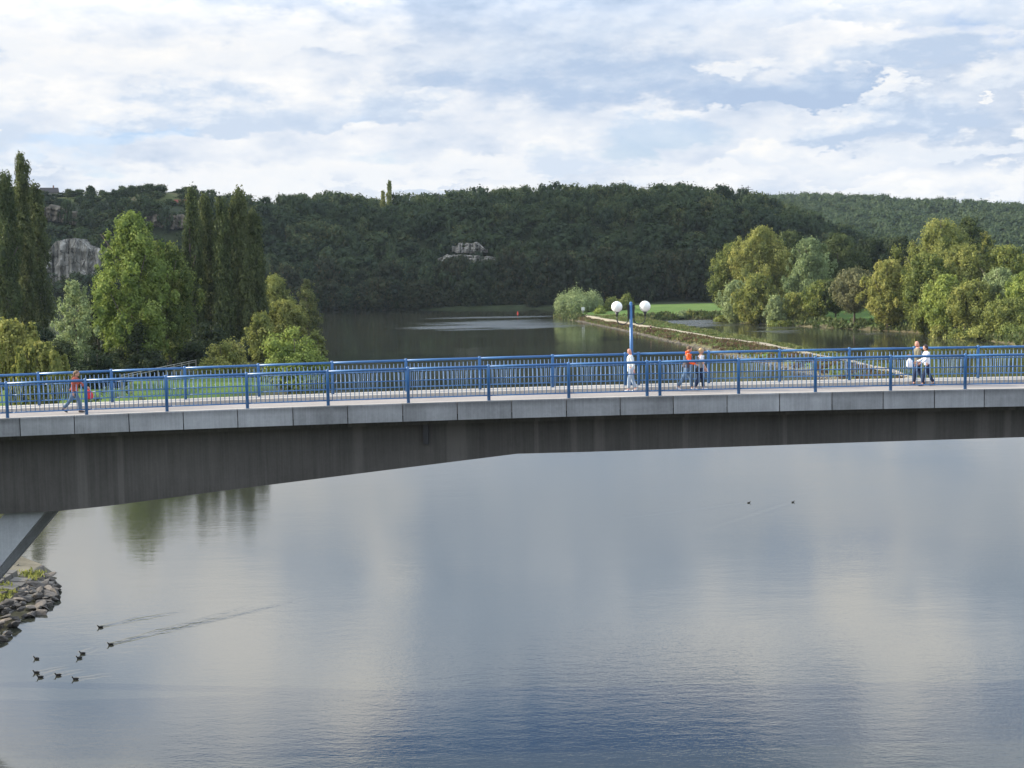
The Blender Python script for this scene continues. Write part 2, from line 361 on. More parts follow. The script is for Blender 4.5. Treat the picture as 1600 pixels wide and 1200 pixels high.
# ------------------------------------------------------------------ terrain
WATER = [(-60, -90), (-34, -40), (-26, 20), (-25.5, 50), (-23.8, 60), (-22.9, 65), (-23.0, 72), (-24.1, 75), (-26.6, 79), (-34, 86), (-48, 106), (-52, 130),
 (-44, 155), (-33, 172), (-29, 185), (-30, 215), (-34, 250), (-42, 290), (-58, 380), (-80, 430), (-140, 455), (-300, 465), (-300, 562),
 (-150, 556), (-54, 552), (0, 540), (15, 528), (32, 514), (24, 482), (13.5, 455), (15, 430), (18.7, 412), (28, 340), (32, 299), (36, 260), (40.5, 220), (42, 199),
 (42.5, 175), (43, 155), (47, 147), (52, 151), (54, 175), (54, 200), (53, 230), (49.6, 270), (47, 297), (43, 338), (39, 378), (38, 402),
 (47, 414), (57, 408), (59, 381), (71, 354), (80, 333), (87, 317), (91, 293), (91, 265), (88, 230), (91, 150), (108, 60), (130, -90)]
WP = np.array(WATER, float)
def sdist(x, y):
    x = np.asarray(x, float); y = np.asarray(y, float)
    d = np.full(x.shape, 1e9); ins = np.zeros(x.shape, bool)
    n = len(WP)
    for i in range(n):
        a = WP[i]; b = WP[(i + 1) % n]; e = b - a
        wx = x - a[0]; wy = y - a[1]
        t = np.clip((wx * e[0] + wy * e[1]) / (e @ e), 0, 1)
        d = np.minimum(d, (wx - e[0] * t) ** 2 + (wy - e[1] * t) ** 2)
        c = ((a[1] > y) != (b[1] > y))
        with np.errstate(divide='ignore', invalid='ignore'):
            xi = a[0] + (y - a[1]) * e[0] / (e[1] if e[1] != 0 else 1e-9)
        ins ^= c & (x < xi)
    d = np.sqrt(d); return np.where(ins, -d, d)
def ss(t): t = np.clip(t, 0, 1); return t * t * (3 - 2 * t)
def wob(x, y, s, seed=0):
    return (np.sin(x * s + seed) * np.cos(y * s * 1.13 + seed * 2.1) + .5 * np.sin(x * s * 2.3 + y * s * 1.7 + seed * 3.3) + .3 * np.cos(x * s * 4.1 - y * s * 3.7 + seed)) / 1.8
HX = [-900, -400, -212, -145, -100, -57, 0, 57, 72, 88, 103, 123, 143, 178, 220, 2000]
HH = [46, 49, 49, 48, 38.5, 36, 38.5, 37, 37.5, 35.5, 34, 29, 20, 9, 4, 4]
def hill1(x, y):
    foot = 556 + np.where(x > 0, -np.clip(x, 0, 90) * .42, 0)
    foot = foot + np.where(x > 60, (x - 60) * .35, 0)
    k = 1.0
    t = (y - foot) / 100.0
    prof = .10 * ss(t / .12) + .72 * ss((t - .1) / .55) + .18 * ss((t - .6) / .5)
    H = np.interp(x, HX, HH)
    out = np.clip(y - 760, 0, 1e9)
    return H * prof * (1 - .5 * ss((y - 900) / 500.0)) + wob(x, y, .035) * 2.0 * ss(t)
def hill2(x, y):
    H = np.interp(x, [-200, 60, 150, 260, 330, 420, 900], [0, 20, 52, 58, 54, 48, 46])
    return H * ss((y - 640 - np.clip(200 - x, 0, 300) * .4) / 640.0) + wob(x, y, .012, 2) * 5 * ss((y - 800) / 300)
def hz(x, y):
    x = np.asarray(x, float); y = np.asarray(y, float)
    d = sdist(x, y)
    z = np.clip(d * .45, -2.5, 1.15) + .5 * ss((d - 3) / 25) + .35 * ss((d - 1) / 6) * wob(x, y, .09, 1) * .5
    z = np.where((x < -20) & (y > 55) & (y < 90), np.minimum(z, np.clip(d * .3, -2.5, .12 + .015 * d)), z)
    return z + np.maximum(np.maximum(hill1(x, y), hill2(x, y)), 0) * (d > 0)
def hz1(x, y): return float(hz(np.array([x]), np.array([y]))[0])

xs = np.concatenate([np.linspace(-1500, -240, 43)[:-1], np.arange(-240, -60, 3.0), np.arange(-60, 110, 1.15), np.arange(110, 260, 3.0), np.linspace(260, 1800, 50)])
ys = np.concatenate([np.linspace(-150, 40, 20)[:-1], np.arange(40, 100, 1.0), np.arange(100, 470, 2.0), np.arange(470, 760, 3.5), np.linspace(760, 1500, 75), np.linspace(1550, 5000, 16)])
X, Y = np.meshgrid(xs, ys); Z = hz(X, Y)
nx, ny = len(xs), len(ys)
idx = np.arange(nx * ny).reshape(ny, nx)
Q = np.stack([idx[:-1, :-1], idx[:-1, 1:], idx[1:, 1:], idx[1:, :-1]], -1).reshape(-1, 4)
gme = npmesh('ground', np.stack([X, Y, Z], -1).reshape(-1, 3), Q)
gme.polygons.foreach_set('use_smooth', [True] * len(gme.polygons))
gm, t, p = new_mat('ground_grass')
tc = N(t, 'ShaderNodeTexCoord').outputs['Object']; sp = N(t, 'ShaderNodeSeparateXYZ'); t.links.new(tc, sp.inputs[0])
ng = noise(t, tc, .25, 8, .65); ng2 = noise(t, tc, .04, 4, .5)
grass = ramp(t, mth(t, 'ADD', mth(t, 'MULTIPLY', ng, .6), mth(t, 'MULTIPLY', ng2, .4)), [(.35, (.050, .100, .022)), (.5, (.090, .150, .034)), (.68, (.130, .180, .052))])
dirt = ramp(t, ng, [(.3, (.09, .08, .045)), (.7, (.17, .15, .09))])
zn = mth(t, 'ADD', sp.outputs[2], mth(t, 'MULTIPLY', mth(t, 'SUBTRACT', ng, .5), 1.6))
c1 = mixc(t, ramp(t, mth(t, 'DIVIDE', zn, 2.0), [(.15, (0, 0, 0)), (.5, (1, 1, 1))]), dirt, grass)
forest_floor = ramp(t, ng, [(.3, (.018, .026, .012)), (.7, (.040, .050, .022))])
hil = mth(t, 'MULTIPLY', mth(t, 'SUBTRACT', sp.outputs[2], 2.4), .8, clamp=True)
c2 = mixc(t, hil, c1, forest_floor)
far_ = mth(t, 'MULTIPLY', mth(t, 'GREATER_THAN', sp.outputs[1], 508.0), mth(t, 'LESS_THAN', sp.outputs[0], 400.0))
lft = mth(t, 'MULTIPLY', mth(t, 'LESS_THAN', sp.outputs[0], -20.0), mth(t, 'GREATER_THAN', mth(t, 'ADD', sp.outputs[1], mth(t, 'MULTIPLY', ng2, 8.0)), 206.0))
c2 = mixc(t, mth(t, 'MAXIMUM', far_, lft), c2, forest_floor)
field = ramp(t, ng2, [(.35, (.15, .13, .075)), (.5, (.085, .10, .035))])
top = mth(t, 'MULTIPLY', mth(t, 'SUBTRACT', sp.outputs[2], 45.5), .6, clamp=True)
lf = mth(t, 'LESS_THAN', sp.outputs[0], -95)
c3 = mixc(t, mth(t, 'MULTIPLY', top, lf), c2, field)
t.links.new(c3, p.inputs['Base Color']); p.inputs['Roughness'].default_value = .95; p.inputs['Specular IOR Level'].default_value = .1
b = N(t, 'ShaderNodeBump'); b.inputs['Distance'].default_value = .25; b.inputs['Strength'].default_value = .8
t.links.new(noise(t, tc, 2.5, 6, .7), b.inputs['Height']); t.links.new(b.outputs[0], p.inputs['Normal'])
tag(link('ground', gme, gm), kind='structure')

# ------------------------------------------------------------------ water
wm, t, p = new_mat('river_water')
tc = N(t, 'ShaderNodeTexCoord').outputs['Object']
p.inputs['Base Color'].default_value = (.036, .038, .028, 1); p.inputs['IOR'].default_value = 1.333
sp = N(t, 'ShaderNodeSeparateXYZ'); t.links.new(tc, sp.inputs[0])
def patch(cx, cy, rx, ry, ns=.06):
    d = vm(t, 'MULTIPLY', vm(t, 'SUBTRACT', tc, (cx, cy, 0)), (1 / rx, 1 / ry, 0))
    q = vm(t, 'DOT_PRODUCT', d, d, 1)
    n = noise(t, vm(t, 'MULTIPLY', tc, (.030, .09, 1)), 1.0, 6, .62)
    f = mth(t, 'SUBTRACT', mth(t, 'ADD', 1.0, mth(t, 'MULTIPLY', mth(t, 'SUBTRACT', n, .5), 4.5)), q)
    return mth(t, 'MULTIPLY', f, 1.3, clamp=True)
ruf = patch(-5, 398, 24, 34)
for a in ((-2, 455, 26, 9), (49, 388, 17, 30), (60, 332, 7, 10), (79, 312, 8, 7), (64, 350, 6, 6)):
    ruf = mth(t, 'MAXIMUM', ruf, patch(*a))
big = noise(t, vm(t, 'MULTIPLY', tc, (.020, .028, 1)), 1.0, 3, .5)
calm = ramp(t, big, [(.38, (.30,) * 3), (.62, (1,) * 3)])
h1 = noise(t, vm(t, 'MULTIPLY', tc, (.9, 2.0, 1)), 1.0, 3, .55)
h2 = noise(t, vm(t, 'MULTIPLY', tc, (4.2, 7.5, 1)), 1.0, 3, .6)
h3 = noise(t, vm(t, 'MULTIPLY', tc, (.16, .30, 1)), 1.0, 2, .5)
hh = mth(t, 'ADD', mth(t, 'MULTIPLY', h1, .0125), mth(t, 'MULTIPLY', h2, .0075))
hh = mth(t, 'MULTIPLY', hh, calm)
hh = mth(t, 'ADD', hh, mth(t, 'MULTIPLY', h3, .013))
hh = mth(t, 'ADD', hh, mth(t, 'MULTIPLY', mth(t, 'MULTIPLY', h2, ruf), .13))
# wakes behind the swimming birds: (head x, head y, tail x, tail y, width)
BIRDS = [(157, 980), (173, 1007), (129, 1021), (124, 1028), (57, 1029), (57, 1051), (63, 1058), (91, 1055), (118, 1061), (1170, 785), (1239, 784)]
WAKE = {0: [(230, 960), (300, 952)], 1: [(400, 945), (480, 935)], 2: [(150, 1012)], 5: [(110, 1040)], 6: [(100, 1046)], 7: [(135, 1046)], 8: [(180, 1053)], 9: [(960, 812)], 10: [(1090, 832)]}
def seg_wave(a, bb, w, amp):
    ax, ay = a; dx, dy = bb[0] - ax, bb[1] - ay; L = math.hypot(dx, dy); ux, uy = dx / L, dy / L
    px_ = mth(t, 'SUBTRACT', sp.outputs[0], ax); py_ = mth(t, 'SUBTRACT', sp.outputs[1], ay)
    al = mth(t, 'ADD', mth(t, 'MULTIPLY', px_, ux), mth(t, 'MULTIPLY', py_, uy))
    ac = mth(t, 'SUBTRACT', mth(t, 'MULTIPLY', py_, ux), mth(t, 'MULTIPLY', px_, uy))
    ac = mth(t, 'ADD', ac, mth(t, 'MULTIPLY', mth(t, 'SUBTRACT', h1, .5), .5))
    e = mth(t, 'POWER', math.e, mth(t, 'MULTIPLY', mth(t, 'MULTIPLY', ac, ac), -1 / (w * w)))
    fade = mth(t, 'MULTIPLY', mth(t, 'GREATER_THAN', al, 0.0), mth(t, 'SUBTRACT', 1.0, mth(t, 'DIVIDE', al, L), clamp=True))
    return mth(t, 'MULTIPLY', mth(t, 'MULTIPLY', e, mth(t, 'SQRT', fade)), mth(t, 'MULTIPLY', mth(t, 'SINE', mth(t, 'MULTIPLY', ac, 2.2 / w)), amp))
for k, ends in WAKE.items():
    a = gnd(*BIRDS[k])
    for e in ends:
        q = gnd(*e); hh = mth(t, 'ADD', hh, seg_wave((a.x, a.y), (q.x, q.y), .22 if k < 9 else .5, (.019 if k in (0, 1) else .010) if k < 9 else .009))
b = N(t, 'ShaderNodeBump'); b.inputs['Strength'].default_value = 1.0; b.inputs['Distance'].default_value = .55
t.links.new(hh, b.inputs['Height']); t.links.new(b.outputs[0], p.inputs['Normal'])
t.links.new(mth(t, 'MULTIPLY_ADD', ruf, .22, .012), p.inputs['Roughness'])
m_ = MB(); m_.add([(-600, -150, 0), (500, -150, 0), (500, 640, 0), (-600, 640, 0)], [(0, 1, 2, 3)])
tag(m_.build('water', wm), kind='structure')

# ------------------------------------------------------------------ bridge
Y0, KB = 54.2, .04
PH = 1.34
def bp(u, v, z): return Vector((u, Y0 + KB * u + v, z))
def zd(u): return 11.06 - .00035 * (u - 12) ** 2
def u_at(px, v, py=600):
    d = ray(px, py); tt = (Y0 + v) / (d.y - KB * d.x); return d.x * tt
UL, UR = -40.0, 44.0
us = [UL + i * (UR - UL) / 42 for i in range(43)]
def strip(name, prof, mat, parent, ulist=us):
    """sweep a closed (v, dz) profile along the deck line"""
    m = MB(); n = len(prof); vs = []
    for u in ulist:
        for (v, dz) in prof: vs.append(bp(u, v, zd(u) + dz))
    fs = []
    for i in range(len(ulist) - 1):
        for k in range(n):
            k2 = (k + 1) % n; fs.append((i * n + k, i * n + k2, (i + 1) * n + k2, (i + 1) * n + k))
    fs.append(tuple(range(n))[::-1]); fs.append(tuple((len(ulist) - 1) * n + k for k in range(n)))
    m.add(vs, fs); return m.build(name, mat, parent)
br = empty('footbridge', bp(0, 0, 0))
tag(br, 'long concrete footbridge with grey panel edge crossing the whole river', 'bridge')
br.location = (0, 0, 0)
strip('deck', [(.52, -.14), (4.18, -.14), (4.18, -.5), (.52, -.5)], DECK, br)
strip('kerb', [(.13, 0), (.5, 0), (.5, -.45), (.13, -.45)], KERB, br)
strip('kerb', [(4.2, 0), (5.75, 0), (5.75, -.45), (4.2, -.45)], KERB, br)
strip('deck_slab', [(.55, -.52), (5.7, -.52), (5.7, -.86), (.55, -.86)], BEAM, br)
fp = [30.5, 115.5]; uj = [u_at(a, 0, 640) for a in fp]
w_f = 2.01; k0 = -9
PX = [30.5, 115.5, 201, 286, 371, 457.5, 543, 629, 714.5, 799.5, 885, 969, 1052, 1136, 1218, 1300, 1380, 1460, 1538]
joints = [u_at(a, 0, 650 - a * .02) for a in PX]
while joints[0] > UL: joints.insert(0, joints[0] - 2.01)
while joints[-1] < UR: joints.append(joints[-1] + 2.0)
for a, b2 in zip(joints[:-1], joints[1:]):
    m = MB(); a += .018; b2 -= .018
    pr = [(.0, -.03), (.03, 0), (.12, 0), (.12, -.665), (.0, -.665)]
    vs = [bp(a, v, zd(a) + dz) for v, dz in pr] + [bp(b2, v, zd(b2) + dz) for v, dz in pr]
    n = 5; m.add(vs, [(k, (k + 1) % n, n + (k + 1) % n, n + k) for k in range(n)] + [tuple(range(n))[::-1], tuple(range(n, 2 * n))])
    m.build('fascia_panel', FASC, br)
BB = [(0, 803), (85, 799), (165, 791), (370, 764), (600, 735), (808, 709), (920, 706), (1300, 692.6), (1600, 683)]
bb = []
for px, py in BB:
    u = u_at(px, 1.05, py); d = ray(px, py); tt = (Y0 + 1.05 + KB * u) / d.y; bb.append((u, (CAM + d * tt).z))
bb = [(UL, bb[0][1] - .1)] + bb + [(UR, bb[-1][1] - .02)]
ub = sorted(set([round(q[0], 3) for q in bb] + [round(u, 3) for u in us]))
bu, bz = zip(*bb)
vs = []
for u in ub:
    zb = float(np.interp(u, bu, bz)); vs += [bp(u, 1.05, zd(u) - .87), bp(u, 4.9, zd(u) - .87), bp(u, 4.9, zb), bp(u, 1.05, zb)]
m = MB(); fs = []
for i in range(len(ub) - 1):
    for k in range(4):
        k2 = (k + 1) % 4; fs.append((i * 4 + k, i * 4 + k2, (i + 1) * 4 + k2, (i + 1) * 4 + k))
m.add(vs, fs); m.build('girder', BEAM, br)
# inclined strut down to the bank
def onp(px, py, v):
    d = ray(px, py); tt = (Y0 + v) / (d.y - KB * d.x); return CAM + d * tt
for v0 in (1.35,):
    A = [onp(11, 803, v0), onp(75, 799, v0), onp(0, 885, v0), onp(-132, 1035, v0), onp(-206, 1035, v0)]
    A[0].z += .1; A[1].z += .1
    dv = Vector((0, .5, 0)); n = 5
    m = MB(); m.add(A + [q + dv for q in A], [(k, (k + 1) % n, n + (k + 1) % n, n + k) for k in range(n)] + [tuple(range(n))[::-1], tuple(range(n, 2 * n))])
    m.build('strut', STRUT, br)
    q0 = [q + Vector((0, 2.4, 0)) for q in A]
    m = MB(); m.add(q0 + [q + dv for q in q0], [(k, (k + 1) % n, n + (k + 1) % n, n + k) for k in range(n)] + [tuple(range(n))[::-1], tuple(range(n, 2 * n))])
    m.build('strut', STRUT, br)
for px, y0_, y1_, w in ((665, 662, 694, .1),):
    a = onp(px, y0_, .95); b2 = onp(px, y1_, .95)
    m = MB(); m.box((a.x - w, a.y - .05, b2.z), (a.x + w, a.y + .1, a.z + .05)); m.build('drain_pipe', DARKM, br)

def railing(name, pxs, v, pyr, label, rad):
    base = empty(name); tag(base, label, 'railing')
    pu = [u_at(a, v, pyr) for a in pxs]
    sp_ = 2.96
    while pu[0] > UL + 3: pu.insert(0, pu[0] - sp_)
    while pu[-1] < UR - 3: pu.append(pu[-1] + sp_)
    dz = 0.0
    for u in pu:
        m = MB(); q = bp(u, v, zd(u)); m.tube([q + Vector((0, 0, -.02)), q + Vector((0, 0, PH - .04)), q + Vector((0, 0, PH))], [.062, .062, .045], 12)
        m.build('post', BLUE, base)
    for a, b2 in zip(pu[:-1], pu[1:]):
        L = b2 - a; nb = max(1, round(L / .168)); 
        P = lambda s_, z: bp(a + L * s_, v, zd(a) + (zd(b2) - zd(a)) * s_ + z)
        m = MB(); m.tube([P(0, 1.26), P(1, 1.26)], .05, 10); m.build('handrail', BLUE, base)
        m = MB(); m.tube([P(0, .83), P(1, .83)], .020, 6); m.build('middle_rail', BLUE, base)
        m = MB(); m.tube([P(0, .185), P(1, .185)], .026, 6); m.build('bottom_rail', BLUE, base)
        m = MB()
        for k in range(1, nb):
            m.tube([P(k / nb, .185), P(k / nb, 1.135)], .0155, 5)
        if nb > 1: m.build('balusters', BAR, base)
    return pu
NEARP = [9.5, 133.5, 259.5, 385.5, 512, 637.5, 763.5, 888.5, 1011, 1031, 1154, 1274, 1391.5, 1508]
FARP = [59, 173.5, 288.5, 403.5, 519, 634.5, 749.5, 863.5, 977, 997.5, 1107, 1218, 1327, 1428, 1528]
railing('railing', NEARP, .28, 600, 'blue tubular railing on the near edge of the footbridge', .05)
railing('railing', FARP, 5.35, 575, 'blue tubular railing on the far edge, behind the walking people', .05)

# lamp
lu = u_at(986.5, 5.35, 540); lb = bp(lu, 5.35, zd(lu)); lamp = empty('street_lamp', lb)
tag(lamp, 'blue lamp post with two white globes standing in the far railing', 'street lamp')
m = MB(); m.tube([(0, 0, -.02), (0, 0, 1.2), (0, 0, 3.32)], [.085, .075, .06], 12); m.ball((0, 0, 3.33), .062, 10, 6); m.build('post', BLUE, lamp)
for s_ in (-1, 1):
    m = MB(); m.box((s_ * .07 if s_ > 0 else -.14, -.05, 2.72), (.14 if s_ > 0 else -.07, .05, 3.27)); m.build('bracket', DARKM, lamp)
    pts = [(s_ * .12, 0, 2.80)]
    for k in range(0, 13):
        a = math.pi * k / 12; pts.append((s_ * (.345 - .225 * math.cos(a)), 0, 2.80 - .13 - .20 * math.sin(a) + (.0 if k < 12 else .0)))
    pts.append((s_ * .57, 0, 2.83))
    m = MB(); m.tube(pts, .022, 8); ar = m.build('arm', DARKM, lamp)
    m = MB(); m.tube([(s_ * .57, 0, 2.78), (s_ * .57, 0, 2.84), (s_ * .57, 0, 2.99)], [.03, .035, .09], 12); m.build('cup', DARKM, ar)
    m = MB(); m.ball((s_ * .57, 0, 3.19), .225, 28, 18); m.build('globe', GLOBE, lamp)

# ------------------------------------------------------------------ people
def skin(pts, edges, rad, sub=1, root=0):
    me = bpy.data.meshes.new('tmp'); me.from_pydata([tuple(q) for q in pts], edges, [])
    o = bpy.data.objects.new('tmp', me); C.objects.link(o)
    o.modifiers.new('s', 'SKIN'); 
    if sub: 
        md = o.modifiers.new('u', 'SUBSURF'); md.levels = sub; md.render_levels = sub
    if not me.skin_vertices: 
        bm = bmesh.new(); bm.from_mesh(me); bm.verts.layers.skin.verify(); bm.to_mesh(me); bm.free()
    for i, r_ in enumerate(rad):
        sv_ = me.skin_vertices[0].data[i]; sv_.radius = (r_, r_) if isinstance(r_, (int, float)) else r_
        sv_.use_root = (i == root)
    dg = bpy.context.evaluated_depsgraph_get(); dg.update()
    ev = o.evaluated_get(dg); out = bpy.data.meshes.new_from_object(ev, depsgraph=dg)
    bpy.data.objects.remove(o); out.materials.clear()
    out.polygons.foreach_set('use_smooth', [True] * len(out.polygons)); return out
SKIN = plain('skin', (.50, .27, .19), .55, .4, .08); SKINR = plain('skin_red', (.56, .27, .20), .5, .4, .08)
def cloth(n, c): return plain(n, c, .9, .15, .12, 5, .3, 20)
def leg(hip, a, b, l1=.43, l2=.41):
    kn = hip + Vector((math.sin(a), 0, -math.cos(a))) * l1
    an = kn + Vector((math.sin(b), 0, -math.cos(b))) * l2
    return kn, an
def person(label, u, v, facing, scale, lean, legs, arms, head_pitch, P):
    """x forward, y left; legs: (thigh, shin) of left and right leg; arms: (upper, fore, outward) of left and right arm"""
    root = empty('person', bp(u, v, zd(u) - .14), facing + math.atan(KB)); root.scale = (scale,) * 3
    tag(root, label, 'person')
    pel = Vector((0, 0, .95)); L = []
    for s_, (a, b) in zip((1, -1), legs):
        hip = pel + Vector((0, s_ * .085, -.04)); kn, an = leg(hip, R(a), R(b)); L.append([hip, kn, an, R(b)])
    foot_low = min(q[2].z for q in L); dz = .085 - foot_low
    sh = Vector((0, 0, dz))
    pel += sh; 
    for q in L:
        for i in range(3): q[i] = q[i] + sh
    ln = Matrix.Rotation(R(lean), 3, 'Y')
    up = lambda x, y, z: pel + ln @ Vector((x, y, z))
    waist, chest, neckb, neck = up(0, 0, .13), up(.01, 0, .36), up(-.01, 0, .50), up(.0, 0, .565)
    hp = Matrix.Rotation(R(lean + head_pitch), 3, 'Y')
    hd = lambda x, y, z: neck + hp @ Vector((x, y, z))
    pts = [pel, waist, chest, neckb, neck, hd(.015, 0, .07), hd(.012, 0, .155), hd(0, 0, .225), hd(.105, 0, .095), hd(.075, 0, .02)]
    rad = [.125, .112, .135, .085, .055, .072, .090, .055, .016, .040]
    E = [(0, 1), (1, 2), (2, 3), (3, 4), (4, 5), (5, 6), (6, 7), (5, 8), (5, 9)]
    for s_ in (1, -1):                                     # ears
        pts.append(hd(-.005, s_ * .082, .095)); rad.append(.017); E.append((5, len(pts) - 1))
    A = []
    for s_, (a, b, o_) in zip((1, -1), arms):
        shd = up(0, s_ * .175, .46); el = shd + Vector((math.sin(R(a)), s_ * math.sin(R(o_)), -math.cos(R(a)))) .normalized() * .29
        wr = el + Vector((math.sin(R(b)), s_ * .03, -math.cos(R(b)))).normalized() * .25
        d = (wr - el).normalized(); A.append((shd, el, wr, d))
        i = len(pts); pts += [shd, el, wr, wr + d * .075]; rad += [.058, .042, .027, .036]; E += [(3, i), (i, i + 1), (i + 1, i + 2), (i + 2, i + 3)]
        side = d.cross(Vector((0, 1, 0))).normalized()
        for k, ln_ in enumerate((.060, .075, .080, .070)):     # four fingers, bent
            j = len(pts); q = wr + d * .095 + side * (k - 1.5) * .021
            bend = Vector((0, -s_ * .014, 0)); pts += [q, q + d * ln_ * .5 + bend * .4, q + d * ln_ + bend * 1.6]; rad += [.009, .0085, .007]; E += [(i + 3, j), (j, j + 1), (j + 1, j + 2)]
        j = len(pts); q = wr + d * .045 + side * .035; pts += [q, q + d * .035 + side * .012]; rad += [.011, .008]; E += [(i + 2, j), (j, j + 1)]
    for hip, kn, an, b in L:
        i = len(pts); heel_dir = Vector((math.cos(b * .6), 0, -abs(math.sin(b)) * .6)).normalized()
        pts += [hip, kn, an, an + heel_dir * .14 - Vector((0, 0, .04))]; rad += [.085, .055, .038, .033]; E += [(0, i), (i, i + 1), (i + 1, i + 2), (i + 2, i + 3)]
    body = link('body', skin(pts, E, rad, 1, 0), P.get('skin', SKIN), root)
    # eyes and mouth
    m = MB()
    for s_ in (1, -1): q = hd(.083, s_ * .030, .112); m.ball(q, .010, 6, 4)
    m.build('eyes', DARKM, root)
    m = MB(); q = hd(.100, 0, .045); m.ball(q, (.008, .024, .005), 8, 4); m.build('mouth', P['lip'], root)
    # trousers
    tp = [pel + Vector((0, 0, .05)), pel]; tr_ = [.145, .15]; te = [(0, 1)]
    for hip, kn, an, b in L:
        i = len(tp); tp += [hip - Vector((0, 0, .06)), kn, an + (kn - an) * .08]; tr_ += [.108, .078, P.get('hem', .072)]; te += [(1, i), (i, i + 1), (i + 1, i + 2)]
    link('trousers', skin(tp, te, tr_, 1, 1), P['trousers'], root)
    for hip, kn, an, b in L:
        d = Vector((math.cos(b * .7), 0, math.sin(b * .7) if b < 0 else 0)).normalized()
        q = [an - d * .07 + Vector((0, 0, -.035)), an + d * .03 + Vector((0, 0, -.03)), an + d * .13 + Vector((0, 0, -.045)), an + d * .2 + Vector((0, 0, -.05))]
        link('shoe', skin(q, [(0, 1), (1, 2), (2, 3)], [.043, .048, .042, .03], 1, 1), P['shoe'], root)
    # top
    hem = P.get('toplen', -.05)
    q = [up(0, 0, hem), waist, chest, up(-.005, 0, .475), up(-.0, 0, .53)]; r_ = [P.get('hemr', .165), .150, .165, .115, .075]; e = [(0, 1), (1, 2), (2, 3), (3, 4)]
    sl = P.get('sleeve', 2)
    def arm_pts(q, r_, e, root_i, sl, ra):
        for (shd, el, wr, d) in A:
            i = len(q); q += [shd, el if sl > 0 else shd + (el - shd) * .6]; r_ += [.085 + ra, .062 + ra]; e += [(root_i, i), (i, i + 1)]
            if sl == 2: q.append(wr - d * .01); r_.append(.050 + ra); e.append((i + 1, i + 2))
    if P.get('vest'):
        q2 = [waist, chest, up(0, 0, .475)]; r2 = [.13, .14, .10]; e2 = [(0, 1), (1, 2)]; arm_pts(q2, r2, e2, 2, sl, -.004)
        link('shirt', skin(q2, e2, r2, 1, 1), P['top'], root)
        link('vest', skin(q, e, [x + .012 for x in r_], 1, 1), P['vest'], root)
    else:
        arm_pts(q, r_, e, 3, sl, 0); link('jacket' if sl == 2 else 'shirt', skin(q, e, r_, 1, 1), P['top'], root)
    if P.get('collar'):
        m = MB(); m.ball(up(-.05, 0, .555), (.095, .10, .055), 12, 8); m.build('hood', P['collar'], root)
    if P.get('hair'):
        hm, style = P['hair']; m = MB()
        m.ball(hd(-.022, 0, .150), (.100, .095, .095), 14, 10)
        if style == 'long': m.ball(hd(-.075, 0, .03), (.055, .085, .15), 12, 8); m.ball(hd(-.09, 0, -.13), (.04, .075, .12), 10, 8)
        if style == 'bob': m.ball(hd(-.045, 0, .075), (.075, .098, .095), 12, 8)
        if style == 'tied': m.ball(hd(-.11, 0, .12), .045, 10, 8); m.ball(hd(-.045, 0, .09), (.07, .085, .07), 12, 8)
        m.build('hair', hm, root)
    return root, A, up
denim = cloth('denim', (.10, .15, .22)); navy = cloth('navy_denim', (.025, .035, .07)); pale = cloth('pale_denim', (.34, .40, .47))
white = cloth('white_cloth', (.80, .80, .84)); khaki = cloth('khaki_cloth', (.19, .175, .125)); orange = cloth('orange_cloth', (.85, .12, .03))
greyv = cloth('grey_vest', (.085, .075, .08)); rust = cloth('rust_cloth', (.36, .09, .06)); jack = cloth('pale_jacket', (.62, .66, .66)); blk = cloth('black_cloth', (.02, .02, .025))
lip = plain('lip', (.35, .10, .08), .6); hbrown = plain('hair_brown', (.16, .095, .05), .6, .4, .3, 30); hblond = plain('hair_blond', (.46, .31, .15), .6, .4, .3, 30)
hdark = plain('hair_dark', (.03, .018, .02), .5, .4, .3, 30); hgrey = plain('hair_short', (.12, .075, .045), .7)
lshoe = plain('light_shoe', (.62, .60, .57), .6); dshoe = plain('dark_shoe', (.04, .035, .03), .6)
PI = math.pi
def up_(px, v, py=590): return u_at(px, v, py)
bags = []
r1, A1, U1 = person('woman with long fair brown hair, red jacket and jeans striding right', up_(116, 2.7, 620), 2.7, 0, .95, 10, ((22, 4), (-22, -42)), ((35, 60, 6), (-18, 5, 8)), 14,
    dict(trousers=denim, shoe=dshoe, top=rust, hair=(hbrown, 'long'), lip=lip, sleeve=2, hem=.08, toplen=-.02))
r2, A2, U2 = person('bald man in pale jacket and light jeans walking left past the lamp', up_(986, 3.9), 3.9, PI, .985, 2, ((12, 2), (-8, -22)), ((-18, -5, 5), (-6, 8, 6)), 10,
    dict(trousers=pale, shoe=lshoe, top=jack, lip=lip, sleeve=2, toplen=-.22, hemr=.18, skin=SKINR))
r3, A3, U3 = person('man in orange hooded top and dark vest walking right', up_(1073, 3.75), 3.75, 0, 1.03, 9, ((24, 6), (-20, -34)), ((20, 82, 6), (5, 70, 6)), 4,
    dict(trousers=denim, shoe=lshoe, top=orange, vest=greyv, collar=orange, hair=(hgrey, 'short'), lip=lip, sleeve=2, toplen=-.03))
r4, A4, U4 = person('blond woman in grey vest over white short sleeved shirt', up_(1094.5, 3.65), 3.65, 0, .96, 3, ((14, 4), (-12, -24)), ((8, 28, 6), (10, 30, 8)), 4,
    dict(trousers=navy, shoe=lshoe, top=white, vest=cloth('stone_vest', (.22, .21, .20)), hair=(hblond, 'tied'), lip=lip, sleeve=0, toplen=-.1))
r5, A5, U5 = person('bald man in khaki jacket holding up a white bag', up_(1434.5, 3.9, 570), 3.9, PI, 1.03, 2, ((20, 6), (-12, -28)), ((10, 100, 6), (-10, 10, 6)), 6,
    dict(trousers=navy, shoe=dshoe, top=khaki, lip=lip, sleeve=2, toplen=-.2, hemr=.18, skin=SKINR))
